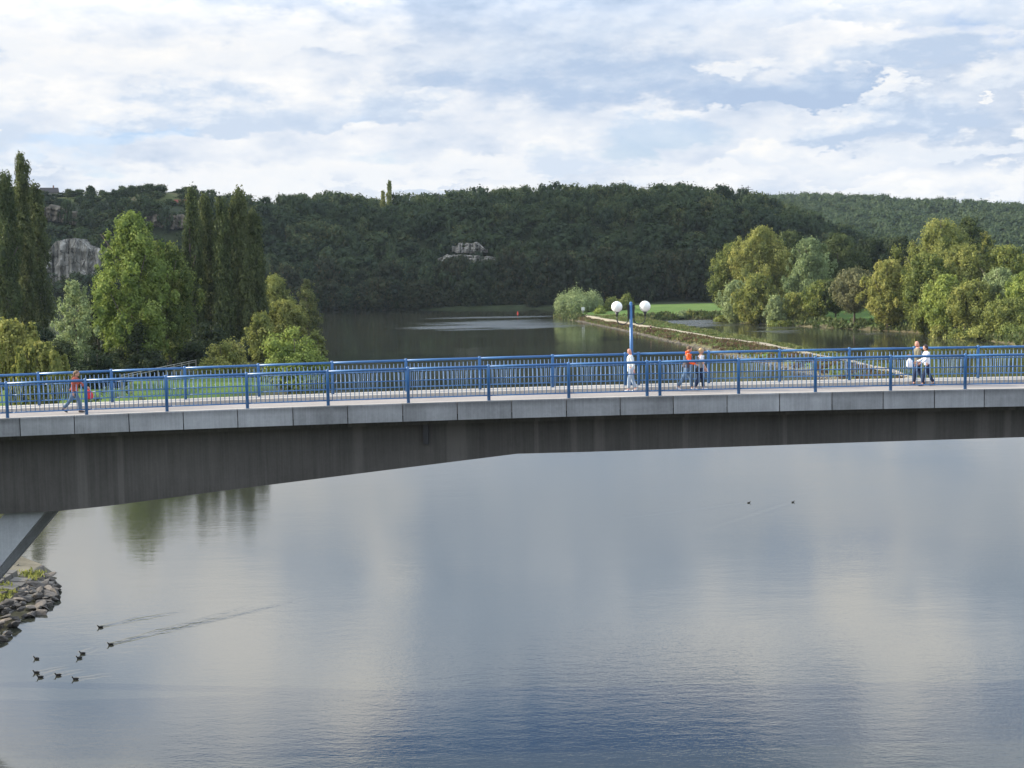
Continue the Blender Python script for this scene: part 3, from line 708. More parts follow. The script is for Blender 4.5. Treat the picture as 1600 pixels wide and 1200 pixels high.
r6, A6, U6 = person('dark haired woman in loose white blouse and jeans walking left', up_(1448.5, 3.55, 570), 3.55, PI, .95, 5, ((22, 8), (-16, -30)), ((14, 60, 6), (16, 66, 8)), 8,
    dict(trousers=navy, shoe=dshoe, top=white, hair=(hdark, 'bob'), lip=lip, sleeve=2, toplen=-.08, hemr=.18))
def bag(parent_root, A, i, size, mat, label, zoff):
    hand = parent_root.matrix_basis @ (A[i][2] + A[i][3] * .09)
    b_ = empty('carrier_bag', hand + Vector((0, 0, -zoff - size[2])))
    tag(b_, label, 'bag'); m = MB(); sx, sy, sz = size
    prof = [(0, .55), (.12, 1.0), (.5, 1.05), (.8, .75), (1, .28)]; vs = []; ns = 12
    for tz, w in prof:
        for k in range(ns):
            a = 2 * PI * k / ns; vs.append((sx * w * math.cos(a) * (1 + .08 * math.sin(3 * a + tz * 5)), sy * w * math.sin(a), sz * tz))
    fs = [(i_ * ns + k, i_ * ns + (k + 1) % ns, (i_ + 1) * ns + (k + 1) % ns, (i_ + 1) * ns + k) for i_ in range(len(prof) - 1) for k in range(ns)] + [tuple(range(ns))[::-1], tuple((len(prof) - 1) * ns + k for k in range(ns))]
    m.add(vs, fs, True); m.build('sack', mat, b_)
    m = MB(); m.tube([(-sx * .25, 0, sz * .97), (-.02, 0, sz + zoff), (.02, 0, sz + zoff), (sx * .25, 0, sz * .97)], .009, 5); m.build('handle', mat, b_)
bag(r5, A5, 0, (.13, .09, .34), cloth('white_bag', (.82, .80, .82)), 'white carrier bag held out by the man in khaki', .12)
bag(r1, A1, 0, (.15, .07, .36), cloth('red_bag', (.55, .05, .06)), 'red bag carried in front of the striding woman', .06)
bag(r3, A3, 1, (.12, .08, .30), blk, 'black bag hanging between the couple in vests', .05)

# ------------------------------------------------------------------ birds on the water
FEATH = plain('dark_feathers', (.025, .022, .02), .8, .3, .4, 30); BEAK = plain('beak', (.25, .2, .12), .5)
def duck_mesh():
    return skin([Vector(q) for q in [(-.19, 0, .075), (-.12, 0, .05), (0, 0, .04), (.10, 0, .05), (.14, 0, .11), (.165, 0, .17), (.19, 0, .185)]], [(i, i + 1) for i in range(6)],
                [.02, .06, .085, .065, .032, .038, .025], 1, 2)
dk = empty('duck'); bo = link('body', duck_mesh(), FEATH, dk); m = MB(); m.tube([(.19, 0, .18), (.25, 0, .168)], [.016, .008], 6); m.build('beak', BEAK, dk)
DL = ['dark water bird farthest from the rocks, uppermost of the left flock', 'dark water bird drawing the longest wake', 'dark water bird, rear one of the touching pair',
      'dark water bird, front one of the touching pair', 'single dark water bird nearest the stony bank', 'dark water bird at the left end, above the lowest ones',
      'dark water bird at the left end, close below its neighbour', 'dark water bird between the left end and the last one', 'lowest and rightmost dark water bird of the left flock',
      'left one of two distant water birds under the bridge', 'right one of two distant water birds under the bridge']
for i, (px, py) in enumerate(BIRDS):
    o = dk if i == 0 else copy_tree(dk)
    q = gnd(px, py + 1); o.location = (q.x, q.y, 0); sc_ = .72 if i < 9 else .62; o.scale = (sc_,) * 3
    o.rotation_euler = (0, 0, R([195, 200, 185, 215, 170, 190, 200, 195, 188, 10, 20][i]))
    tag(o, DL[i], 'water bird', 'water birds swimming on the river')

# ------------------------------------------------------------------ stony bank at the left
rnd = random.Random(5)
def rock_mesh(seed, sx=1, sy=1, sz=.7):
    rr = random.Random(seed); bm = bmesh.new(); bmesh.ops.create_icosphere(bm, subdivisions=2, radius=1)
    pl = [(Vector((rr.gauss(0, 1), rr.gauss(0, 1), rr.gauss(0, 1))).normalized(), rr.uniform(.34, .8)) for _ in range(15)]
    for vtx in bm.verts:
        for n_, d_ in pl:
            k = vtx.co.dot(n_)
            if k > d_: vtx.co -= n_ * (k - d_)
        vtx.co.x *= sx; vtx.co.y *= sy; vtx.co.z *= sz
    me = bpy.data.meshes.new('rock'); bm.to_mesh(me); bm.free(); return me
RK = [rock_mesh(i, 1.0 + .3 * (i % 3), .8, .55 + .1 * (i % 2)) for i in range(7)]
for q in RK: q.materials.append(ROCK)
RK2 = [rock_mesh(20 + i, 1.1, .8, .6) for i in range(4)]
for q in RK2: q.materials.append(PALER)
edge = [(-23.4, 61), (-22.8, 63.5), (-22.9, 66), (-22.7, 68.5), (-22.9, 71), (-23.6, 73.5), (-24.9, 76.5), (-26.8, 79)]
cnt = 0
for i in range(len(edge) - 1):
    for k in range(24):
        tt = rnd.random(); inward = rnd.random() ** 1.3 * (3.0 if i < 4 else 1.6); x = edge[i][0] * (1 - tt) + edge[i + 1][0] * tt - inward + .4; y = edge[i][1] * (1 - tt) + edge[i + 1][1] * tt + rnd.uniform(-.4, .4)
        s_ = rnd.uniform(.18, .50) * (1.15 if inward < 1 else .9)
        palei = rnd.random() < .2
        o = link('boulder', rnd.choice(RK2 if palei else RK)); z = .05 + .20 * inward
        o.location = (x, y, z + rnd.uniform(-.05, .08)); o.scale = (s_, s_ * rnd.uniform(.7, 1.1), s_ * rnd.uniform(.6, .95))
        o.rotation_euler = (rnd.uniform(-.5, .5), rnd.uniform(-.5, .5), rnd.uniform(0, 6.3))
        tag(o, 'loose angular pale tan boulder in the heap at the stony point' if palei else 'loose angular dark boulder in the heap at the stony point', 'boulder', 'boulders heaped along the waterline'); cnt += 1
# paved slope: long dark slabs laid in rows
m = MB(); rr = random.Random(3)
for row in range(9):
    for col in range(16):
        x0 = -23.7 - row * .95 + rr.uniform(-.05, .05); y0 = 63.6 + col * 1.0 + (row % 2) * .4 + row * .12
        if row < 1 and y0 < 67.5: continue
        if y0 > 73.6 + row * .3: continue
        z1 = .30 + row * .26 + rr.uniform(-.07, .07); w = rr.uniform(.80, .97); l = rr.uniform(.70, 1.05)
        if row > 3: z1 = 1.32 + rr.uniform(-.06, .06)
        if rr.random() < .12: continue
        a = rr.uniform(-.06, .06) + .22
        m.hexa([(x0 - w, y0, z1 - .3), (x0, y0 + a, z1 - .42), (x0, y0 + l * .9 + a, z1 - .42), (x0 - w, y0 + l * .9, z1 - .3),
                (x0 - w, y0, z1 + .04), (x0, y0 + a, z1 - .08), (x0, y0 + l * .9 + a, z1 - .08), (x0 - w, y0 + l * .9, z1 + .04)])
tag(m.build('stone_embankment', STONE), kind='structure')
m = MB(); m.add([(-70, 50, -.5), (-24.6, 52, -.5), (-23.2, 64, -.5), (-24.2, 78, -.5), (-27, 81, -.5), (-70, 100, -.5), (-70, 50, 1.0), (-25.6, 52, .9), (-24.6, 64, .42), (-25.4, 78, .42), (-28, 81, .5), (-70, 100, 1.0)],
      [(6, 7, 8, 9, 10, 11), (0, 1, 7, 6), (1, 2, 8, 7), (2, 3, 9, 8), (3, 4, 10, 9), (4, 5, 11, 10)])
tag(m.build('bank', plain('bank_earth', (.15, .135, .10), .95, .1, .4, .8, .5, 5)), kind='structure')

# ------------------------------------------------------------------ foliage
def ico(sub):
    bm = bmesh.new(); bmesh.ops.create_icosphere(bm, subdivisions=sub, radius=1)
    v = np.array([q.co[:] for q in bm.verts]); f = np.array([[l.index for l in q.verts] for q in bm.faces]); bm.free(); return v, f
ICO1, ICO2 = ico(1), ico(2)
def lumps_broad(rng, H, Wd, n, base=.12, wide=.45, size=.17, power=1.0):
    out = []
    for i in range(n):
        t_ = (i + rng.random()) / n; t_ = base + (1 - base) * t_
        s_ = (t_ - base) / (1 - base)
        prof = math.sin(math.pi * min(1, max(0, (s_ ** (math.log(.5) / math.log(wide)))))) ** .65
        a = i * 2.399 + rng.uniform(-.4, .4); rr_ = Wd / 2 * prof * rng.uniform(.35, .86)
        r_ = size * Wd * rng.uniform(.7, 1.35) * (.55 + .45 * prof)
        rz = r_ * rng.uniform(.9, 1.5); out.append((rr_ * math.cos(a), rr_ * math.sin(a), min(t_ * H, H - rz * .9), r_, r_, rz))
        if i % 2 == 0:                                  # small sprays that break the outline
            r_ *= rng.uniform(.28, .5); rr_ = Wd / 2 * prof * rng.uniform(.88, 1.12) + r_; a += rng.uniform(.5, 1.5); z_ = min((t_ + rng.uniform(0, .05)) * H, H - r_)
            out.append((rr_ * math.cos(a), rr_ * math.sin(a), z_, r_, r_, r_ * 1.7))
    return out
def lumps_poplar(rng, H, Wd, n, base=.05):
    out = []
    for i in range(n):
        s_ = (i + rng.random()) / n; t_ = base + (1 - base) * s_
        prof = min(1, s_ / .18) ** .6 * (1 - max(0, (s_ - .55) / .45) ** 1.6 * .72)
        a = i * 2.399; rr_ = Wd / 2 * prof * rng.uniform(.15, .80); r_ = Wd * .17 * rng.uniform(.7, 1.2) * (.5 + .5 * prof)
        rz = r_ * rng.uniform(2.0, 3.6); out.append((rr_ * math.cos(a), rr_ * math.sin(a), min(t_ * H, H - rz), r_, r_, rz))
    return out
def lumps_bush(rng, H, Wd, n, upright=1.0):
    out = []
    for i in range(n):
        a = i * 2.399; q = math.sqrt((i + .5) / n); rr_ = Wd / 2 * q * .8; top = H * (1 - .65 * q ** 2) * rng.uniform(.75, 1.03)
        r_ = Wd * .15 * rng.uniform(.7, 1.2)
        z = rng.uniform(.25, 1) * top; rz = r_ * upright * rng.uniform(.8, 1.2)
        out.append((rr_ * math.cos(a), rr_ * math.sin(a), max(rz * .6, z - rz), r_, r_, rz))
    return out
def crown(seed, lumps, leaf, n, up_bias=0.0, strands=None, core=.64, loose=1.0, elong=1.5):
    rng = np.random.default_rng(seed); Lm = np.array(lumps)
    area = (Lm[:, 3] * Lm[:, 5]); pr = area / area.sum(); k = rng.choice(len(Lm), n, p=pr)
    d = rng.normal(size=(n, 3)); d /= np.linalg.norm(d, axis=1)[:, None]
    rad = rng.uniform(.66, 1.16, n) + (rng.random(n) < .20) * rng.uniform(0, .42, n) * loose
    c = Lm[k, :3] + d * Lm[k, 3:6] * rad[:, None]
    c[:, 2] = np.maximum(c[:, 2], .05)
    nrm = d / Lm[k, 3:6]; nrm /= np.linalg.norm(nrm, axis=1)[:, None]
    nrm = nrm * .9 + rng.normal(size=(n, 3)) * .42; nrm /= np.linalg.norm(nrm, axis=1)[:, None]
    tv = rng.normal(size=(n, 3)); tv[:, 2] += up_bias * 2.5
    a = tv - (tv * nrm).sum(1)[:, None] * nrm; a /= np.linalg.norm(a, axis=1)[:, None]; b = np.cross(nrm, a)
    sz = leaf * rng.uniform(.55, 1.35, n)[:, None]; el = elong
    V4 = np.stack([c - a * sz * el * .5, c + b * sz * .5 + nrm * sz * .12, c + a * sz * el * .5, c - b * sz * .5 + nrm * sz * .12], 1).reshape(-1, 3)
    Qd = np.arange(4 * n).reshape(-1, 4)
    ltint = rng.random(len(Lm)); tint = .62 * ltint[k] + .38 * rng.random(n)
    V = [V4]; T = []; tt = []; off = len(V4)
    iv, jf = ICO1
    for j, q in enumerate(Lm):
        w = iv * (1 + .18 * np.sin(iv[:, [1, 2, 0]] * 5 + j)).mean(1)[:, None]
        V.append(q[:3] + w * q[3:6] * core); T.append(jf + off); tt.append(np.full(len(jf), .3 * ltint[j])); off += len(iv)
    return np.concatenate(V), Qd, tint, np.concatenate(T), np.concatenate(tt)
def crown_mesh(*a, **k):
    V, Qd, ti, T, tT = crown(*a, **k); return npmesh('crown', V, Qd, ti, T, tT)
def trunk_mesh(rng, H, r_, crown_w, branches=5, split=.35, lean=0.0):
    m = MB(); pts = [(0, 0, -.4)]; x = y = 0
    for i in range(1, 7):
        x += rng.uniform(-.02, .02) * H * .5 + lean * H / 6; y += rng.uniform(-.02, .02) * H * .5; pts.append((x, y, H * .75 * i / 6))
    m.tube(pts, [r_ * (1.25 - .17 * i) for i in range(7)], 8)
    for b_ in range(branches):
        i = rng.randint(2, 5); p0 = Vector(pts[i]); a = b_ * 2.4 + rng.uniform(-.3, .3); l_ = crown_w * rng.uniform(.28, .42)
        p1 = p0 + Vector((math.cos(a) * l_ * .5, math.sin(a) * l_ * .5, l_ * .5)); p2 = p0 + Vector((math.cos(a) * l_, math.sin(a) * l_, l_ * 1.25))
        m.tube([p0, p1, p2], [r_ * .45, r_ * .3, r_ * .12], 6)
    return m
def tree(name, label, cat, kind, mat, px, top, wpx, Yd, base_z=None, group=None, seed=0, dens=1.0, leaf=None, **kw):
    """a tree placed at photo column px and depth Yd, its top reaching row `top`, wpx columns wide"""
    q = at(px, top, Yd); gz = hz1(q.x, Yd); H = q.z - gz; Wd = wpx / F * Yd
    rng = random.Random(seed * 7 + int(px)); root = empty(name, (q.x, Yd, gz), rng.uniform(0, 6.28) if kind != 'fixed' else 0)
    tag(root, label, cat, group)
    leaf = leaf or (.165 + Yd * .00036)
    if kind == 'poplar': L = lumps_poplar(rng, H, Wd, 62)
    elif kind == 'bush': L = lumps_bush(rng, H, Wd, 34, kw.get('upright', 1.0))
    elif kind == 'willow': L = lumps_broad(rng, H, Wd, 26, .45, .4, .14)
    else: L = lumps_broad(rng, H, Wd, kw.get('n', 52), kw.get('base', .12), kw.get('wide', .42), kw.get('size', .155))
    area = sum(4 * math.pi * (a[3] * a[5]) for a in L) * .62
    n = int(min(26000, area / (leaf * leaf * 1.1) * 1.25 * dens))
    me = crown_mesh(seed + int(px), L, leaf, n, up_bias=1.0 if kind == 'poplar' else kw.get('upb', .2), loose=kw.get('loose', 1.0))
    link('crown', me, LEAF[mat], root)
    if kind == 'willow':
        r2_ = np.random.default_rng(seed); V = []; 
        for (cx, cy, cz, rx, ry, rz) in L:
            for s_ in range(26):
                a = r2_.uniform(0, 6.28); rr_ = rx * r2_.uniform(.5, 1.15); x = cx + rr_ * math.cos(a); y = cy + rr_ * math.sin(a); z = cz + rz * .3
                o_ = math.hypot(x, y) + 1e-6; ox, oy = x / o_, y / o_; ll = r2_.uniform(.25, .62) * cz
                prev = None; seg_ = 7
                for k in range(seg_):
                    f_ = k / seg_; w = .10 * (1.1 - .7 * f_) + .05
                    xx = x + ox * .5 * f_ + r2_.normal() * .05; yy = y + oy * .5 * f_ + r2_.normal() * .05; z0 = z - ll * f_; z1 = z - ll * (f_ + .8 / seg_)
                    if z1 < .1: break
                    an = r2_.uniform(0, 3.14); ca, sa = math.cos(an) * w, math.sin(an) * w
                    V += [(xx - ca, yy - sa, z0), (xx + ca, yy + sa, z0), (xx + ca * .6, yy + sa * .6, z1), (xx - ca * .6, yy - sa * .6, z1)]
        V = np.array(V); nq = len(V) // 4
        link('hanging_branches', npmesh('strands', V, np.arange(len(V)).reshape(-1, 4), np.repeat(r2_.random(nq // 7 + 1), 7)[:nq]), LEAF[mat], root)
    if kind != 'bush':
        m = trunk_mesh(rng, H, H * kw.get('tr', .017), Wd, 2 if kind == 'poplar' else 6, lean=kw.get('lean', 0)); m.build('trunk', BARK, root)
    else:
        m = MB()
        for k in range(4):
            a = k * 1.7; m.tube([(0, 0, -.2), (.12 * Wd * math.cos(a), .12 * Wd * math.sin(a), H * .35), (.22 * Wd * math.cos(a), .22 * Wd * math.sin(a), H * .62)], [.10, .07, .03], 5)
        m.build('stems', BARK, root)
    return root

T_ = tree
# left bank -------------------------------------------------------
GL = 'columnar poplars on the left bank'
T_('poplar_tree', 'tallest columnar poplar at the left edge, its narrow tip above all others', 'tree', 'poplar', 'poplar', 31, 238, 44, 268, group=GL, seed=1)
T_('poplar_tree', 'broad columnar poplar cut by the left edge of the photo', 'tree', 'poplar', 'poplar', 6, 268, 50, 262, group=GL, seed=2)
T_('poplar_tree', 'shorter columnar poplar right of the tallest one', 'tree', 'poplar', 'poplar', 54, 287, 44, 272, group=GL, seed=3)
T_('poplar_tree', 'leftmost poplar of the middle clump, beside the round yellow-green tree', 'tree', 'poplar', 'poplar', 299, 293, 42, 266, group=GL, seed=4)
T_('poplar_tree', 'second poplar of the middle clump, slightly shorter than its left neighbour', 'tree', 'poplar', 'poplar', 320, 303, 40, 271, group=GL, seed=5)
T_('poplar_tree', 'thin poplar in the centre of the middle clump, lowest of its tips', 'tree', 'poplar', 'poplar', 344, 307, 40, 264, group=GL, seed=6)
T_('poplar_tree', 'tall thick poplar on the right of the middle clump', 'tree', 'poplar', 'poplar', 373, 293, 48, 266, group=GL, seed=7)
T_('poplar_tree', 'rightmost poplar of the middle clump with a lower rounded shoulder', 'tree', 'poplar', 'poplar', 396, 328, 44, 270, group=GL, seed=8)
T_('poplar_tree', 'low poplar filling the gap between the two tips of the middle clump', 'tree', 'poplar', 'poplar', 356, 338, 42, 274, group=GL, seed=9)
T_('broadleaf_tree', 'big yellow-green broadleaf tree with a pointed top left of the poplar clump', 'tree', 'broad', 'bright', 203, 333, 128, 208, seed=11, base=.12, wide=.32, n=84, size=.115)
T_('broadleaf_tree', 'round green shoulder tree between the big yellow-green tree and the poplars', 'tree', 'broad', 'green', 258, 380, 98, 214, seed=12, base=.12, wide=.5, n=70, size=.13)
T_('broadleaf_tree', 'small silvery green tree between the left poplars and the big broadleaf', 'tree', 'broad', 'silver', 113, 438, 60, 200, seed=13, base=.1, wide=.45, n=36)
T_('broadleaf_tree', 'dark slim tree behind the small silvery one', 'tree', 'broad', 'dark', 150, 452, 60, 222, seed=14, n=36)
DS = ['left of the round-crowned tree row', 'below the small silvery tree', 'under the big yellow-green tree', 'under the first middle poplar', 'below the middle poplar clump', 'between the left poplars and the silvery tree', 'behind the big yellow-green tree', 'right of the olive grey shrub']
for i, (px, top, w, Yd) in enumerate([(90, 505, 80, 190), (150, 520, 90, 185), (215, 500, 90, 205), (290, 505, 80, 222), (330, 480, 70, 260), (60, 480, 60, 240), (190, 470, 70, 240), (385, 520, 60, 240)]):
    T_('shrub', 'dark shaded shrub ' + DS[i], 'shrub', 'bush', 'dark', px, top, w, Yd, group='dark undergrowth shrubs on the left bank', seed=20 + i)
T_('shrub', 'rounded olive grey shrub below the poplar clump', 'shrub', 'bush', 'olive', 347, 506, 82, 205, seed=31)
T_('broadleaf_tree', 'small yellowish olive tree at the foot of the rightmost poplar', 'tree', 'broad', 'olive', 407, 488, 52, 236, seed=32, n=34, base=.05)
T_('shrub', 'bright light green bushy young tree in front of the river', 'tree', 'bush', 'bright', 455, 480, 116, 196, seed=33, upright=.95, dens=1.2)
T_('shrub', 'low grey green bush right of the bright young tree', 'shrub', 'bush', 'olive', 490, 530, 50, 204, seed=34)
T_('broadleaf_tree', 'round olive tree between the poplars and the river', 'tree', 'broad', 'olive', 430, 430, 56, 330, seed=35, n=44)
T_('broadleaf_tree', 'mid green narrow tree at the water edge right of the round olive tree', 'tree', 'broad', 'poplar', 480, 436, 42, 300, seed=36, n=36, base=.05)
T_('broadleaf_tree', 'olive tree low behind the bright young tree', 'tree', 'broad', 'olive', 442, 470, 70, 285, seed=37, n=34, base=.05)
T_('shrub', 'dark green shrub at the waterline right of the bright young tree', 'shrub', 'bush', 'olive', 490, 492, 40, 262, seed=38)
T_('shrub', 'small olive shrub on the shore far behind the bright young tree', 'shrub', 'bush', 'dark', 478, 480, 50, 330, seed=39)
T_('willow_tree', 'weeping willow with hanging pale branches at the left edge', 'tree', 'willow', 'olive', 12, 500, 90, 150, seed=41, leaf=.22)
T_('willow_tree', 'lower weeping willow mound behind the left end of the railing', 'tree', 'willow', 'olive', 62, 533, 80, 146, seed=42, leaf=.22)
for i, px in enumerate((140, 165, 192, 218)):
    T_('shrub', ordn(i) + ' grey green hedge shrub from the left behind the left railing', 'shrub', 'bush', 'silver', px, 580 + i, 44, 142 + i * 2, group='hedge shrubs behind the left railing', seed=50 + i)
# right bank, first group -----------------------------------------
RB = [
 ('yellow green tree at the left end of the right hand wood', 'green', 1142, 380, 66, 400, .12), ('tall olive tree with a yellow patch near its top', 'olive', 1188, 355, 92, 392, .05),
 ('dark olive tree behind the gap of the two tall riverside trees', 'poplar', 1232, 362, 80, 415, .05), ('tall silvery cone shaped tree left of the brownish tree', 'silver', 1266, 373, 72, 378, .05),
 ('mid green tree right behind the silvery cone shaped tree', 'poplar', 1312, 366, 86, 420, .05), ('dark green tree above the brownish leaning tree', 'dark', 1358, 374, 84, 432, .05),
 ('dark rounded tree between the two right hand groups', 'dark', 1405, 372, 76, 440, .05), ('pale silvery willow at the left end of the right shore', 'silver', 1150, 438, 54, 384, .02),
 ('light green leafy tree at the shore below the tall olive tree', 'green', 1180, 428, 64, 374, .02), ('small silver willow standing alone at the waterline', 'silver', 1213, 461, 34, 363, .02),
 ('small green shore tree right of the small silver willow', 'green', 1240, 458, 44, 364, .02), ('green shore tree with several thin bare stems', 'green', 1283, 440, 58, 358, .22),
 ('dark green shore tree left of the brownish tree', 'poplar', 1306, 436, 50, 356, .24), ('brownish leaning tree with an open crown and bare trunk', 'brown', 1334, 420, 66, 338, .32),
 ('broad grey green tree with a dark right side beside the lawn', 'olive', 1388, 407, 80, 326, .14),
 # second group
 ('high olive green crown behind the right hand trees', 'olive', 1470, 345, 120, 372, .05), ('dark green crown just right of the high olive crown', 'poplar', 1512, 340, 70, 384, .05),
 ('yellowish crown far back at the upper right', 'yellow', 1538, 362, 50, 400, .05), ('large yellow green willow at the left of the right hand group', 'green', 1448, 398, 84, 318, .05),
 ('large pale green tree in the centre of the right hand group', 'olive', 1503, 385, 96, 322, .05), ('green tree at the right edge below the wooded hill', 'green', 1572, 384, 86, 318, .05),
 ('pale green willow crown with small yellow patches', 'bright', 1478, 430, 74, 304, .02), ('dense olive tree low in the right hand group', 'olive', 1522, 440, 80, 298, .02),
 ('greyish willow near the right edge of the photo', 'silver', 1562, 420, 72, 300, .05), ('pale green willow cut by the right edge of the photo', 'bright', 1604, 424, 76, 292, .02),
 ('dark young tree at the left foot of the right hand group', 'green', 1446, 470, 46, 312, .02), ('low olive willow hanging over the right shore', 'olive', 1578, 468, 78, 282, .02),
 ('tree filling the right edge behind the greyish willow', 'olive', 1620, 390, 90, 330, .05)]
for i, (lb_, mt, px, top, w, Yd, base) in enumerate(RB):
    T_('willow_tree' if 'willow' in lb_ else 'broadleaf_tree', lb_, 'tree', 'broad', mt, px, top, w, Yd, seed=60 + i, base=base, wide=.42, n=74, size=.125, upb=.5, dens=1.0, lean=.05 if 'leaning' in lb_ else 0)
for i, (px, top, w, Yd) in enumerate([(1222, 490, 40, 362), (1262, 488, 44, 362), (1410, 478, 50, 345), (1468, 500, 40, 300), (1500, 495, 50, 292), (1545, 500, 60, 284), (1595, 505, 60, 274), (1160, 485, 44, 384), (1130, 488, 30, 392)]):
    T_('shrub', 'low shrub on the right shore ' + ['below the green shore tree', 'below the many-stemmed tree', 'right of the broad grey green tree', 'at the left foot of the right hand group', 'below the large pale green tree', 'below the greyish willow', 'at the right edge of the photo', 'below the light green leafy tree', 'at the left end beside the meadow'][i], 'shrub', 'bush', ('green', 'olive')[i % 2], px, top, w, Yd, group='low shrubs on the right shore', seed=100 + i)
# spit and meadow
T_('willow_bush', 'big pale silver willow bush at the tip of the stone spit', 'shrub', 'bush', 'silver', 905, 449, 76, 452, seed=120, upright=1.5, dens=1.3)
T_('young_tree', 'young green tree left of the lamp globes, at the end of the spit', 'tree', 'bush', 'green', 956, 455, 30, 450, seed=121, upright=1.8)
T_('young_tree', 'young green tree just behind the left lamp globe', 'tree', 'bush', 'green', 978, 452, 28, 456, seed=122, upright=1.8)
T_('shrub', 'small yellow green shrub beside the path on the spit', 'shrub', 'bush', 'bright', 938, 473, 20, 432, seed=123)
for i, (px, top, w) in enumerate([(1041, 485, 14), (1067, 478, 22), (1079, 480, 18), (1114, 484, 16), (1096, 487, 12)]):
    T_('shrub', ordn(i) + ' small shrub on the meadow shore behind the lamp globes', 'shrub', 'bush', 'silver' if i % 2 else 'olive', px, top, w, 414, group='small shrubs on the meadow shore', seed=130 + i)

# ------------------------------------------------------------------ woods on the hills
def wood(name, spots, variants, mat, seed):
    rng = np.random.default_rng(seed); Vs, Qs, ti, Ts, tT = [], [], [], [], []; ov = 0
    for (x, y, z, sx, sz, tn) in spots:
        V, Qd, a, T, b = variants[rng.integers(len(variants))]
        th = rng.uniform(0, 6.28); c, s_ = math.cos(th), math.sin(th)
        W_ = np.stack([(V[:, 0] * c - V[:, 1] * s_) * sx + x, (V[:, 0] * s_ + V[:, 1] * c) * sx + y, V[:, 2] * sz + z], 1)
        Vs.append(W_); Qs.append(Qd + ov); Ts.append(T + ov); ti.append(np.clip(a * .45 + tn * .55, 0, 1)); tT.append(np.clip(b * .4 + tn * .5, 0, 1)); ov += len(V)
    me = npmesh(name, np.concatenate(Vs), np.concatenate(Qs), np.concatenate(ti), np.concatenate(Ts), np.concatenate(tT))
    return link(name, me, LEAF[mat])
rg = random.Random(9)
VAR = [crown(200 + i, lumps_broad(rg, 11, 9.5, 20, .05, .5, .20), .52, 800, loose=.4) for i in range(6)]
VARF = [crown(220 + i, lumps_broad(rg, 11, 10.5, 11, .05, .5, .26), .95, 230) for i in range(5)]
def proj(x, y, z):
    v = Vector((x, y, z)) - CAM; d = v.dot(fw); return 800 + F * v.dot(cr) / d, 600 - F * v.dot(cu) / d
CL = [(84, 380, 142, 428), (66, 326, 112, 342), (228, 334, 294, 358), (706, 379, 762, 392), (690, 391, 772, 406), (1016, 381, 1034, 390)]
rw = random.Random(77); spots = []
y = 566.0
while y < 690:
    x = -285.0
    while x < 205:
        xx = x + rw.uniform(-2.6, 2.6); yy = y + rw.uniform(-2.6, 2.6) + (xx > 60) * (-(xx - 60) * .05); x += 7.0
        foot = 556 - min(max(xx, 0), 90) * .42 + max(0, xx - 60) * .35
        if yy < foot + 8: continue
        z = hz1(xx, yy)
        H = rw.uniform(.5, 1.15); sx = rw.uniform(.6, 1.4)
        if xx < -100 and z > 37: 
            if rw.random() < .35: continue
            H *= .45; sx *= .6
        a, b_ = proj(xx, yy, z + 11 * H * .8)
        if not -120 < a < 1720: continue
        if any(c[0] - 4 < a < c[2] + 4 and c[1] - 2 < b_ < c[3] + 1 for c in CL) and rw.random() > .12: continue
        spots.append((xx, yy, z - .8, sx, H, min(1, max(0, rw.gauss(.45, .36)))))
    y += 6.4
wd = wood('woodland', spots, VAR, 'wood', 1); tag(wd, 'dense dark wood covering the steep slope beyond the river', 'woodland', kind='stuff')
print('wood spots', len(spots))
spots = []; y = 660.0
while y < 1320:
    x = 60.0
    while x < 640:
        xx = x + rw.uniform(-4, 4); yy = y + rw.uniform(-4, 4); x += 9.5
        z = hz1(xx, yy); a, b_ = proj(xx, yy, z + 8)
        if not 1080 < a < 1760: continue
        spots.append((xx, yy, z - .5, rw.uniform(.7, 1.25), rw.uniform(.6, 1.1), min(1, max(0, rw.gauss(.5, .27)))))
    y += 9.5
wf = wood('woodland', spots, VARF, 'far', 2); tag(wf, 'paler sunlit wood on the more distant hill at the right', 'woodland', kind='stuff')
print('far spots', len(spots))
# single trees of a shared few shapes: the belt along the far shore and the skyline trees
def shared(seed, mat, H, Wd, n, leaf, nl, bush=False):
    rr_ = random.Random(seed); L = lumps_broad(rr_, H, Wd, nl, .03 if bush else .08, .45, .19)
    me = crown_mesh(seed, L, leaf, n, loose=.5); me.materials.append(LEAF[mat]); tm = trunk_mesh(rr_, H, H * .016, Wd, 3)
    tob = tm.build('trunk', BARK); tme = tob.data; bpy.data.objects.remove(tob); return me, tme, H
SB = [shared(300 + i, ('belt', 'belt', 'wood', 'belt', 'dark')[i % 5], 18, 13 + i % 3, 2600, .55, 34, True) for i in range(5)]
SK = [shared(320 + i, ('wood', 'far', 'wood')[i % 3], 11, 10 + i % 3, 1500, .5, 26) for i in range(4)]
def put(name, sh, x, y, s_, sw, label, group, z=None):
    me, tme, H = sh; z = hz1(x, y) if z is None else z
    root = empty(name, (x, y, z - .3), rw.uniform(0, 6.28)); root.scale = (sw, sw, s_)
    link('crown', me, None, root); link('trunk', tme, None, root); tag(root, label, 'tree', group)
    return root
px = 395.0; nb_ = 0
belt_top = [(395, 430), (520, 405), (560, 420), (640, 403), (700, 405), (760, 402), (800, 385), (860, 395), (960, 393), (1040, 398), (1120, 392), (1200, 392)]
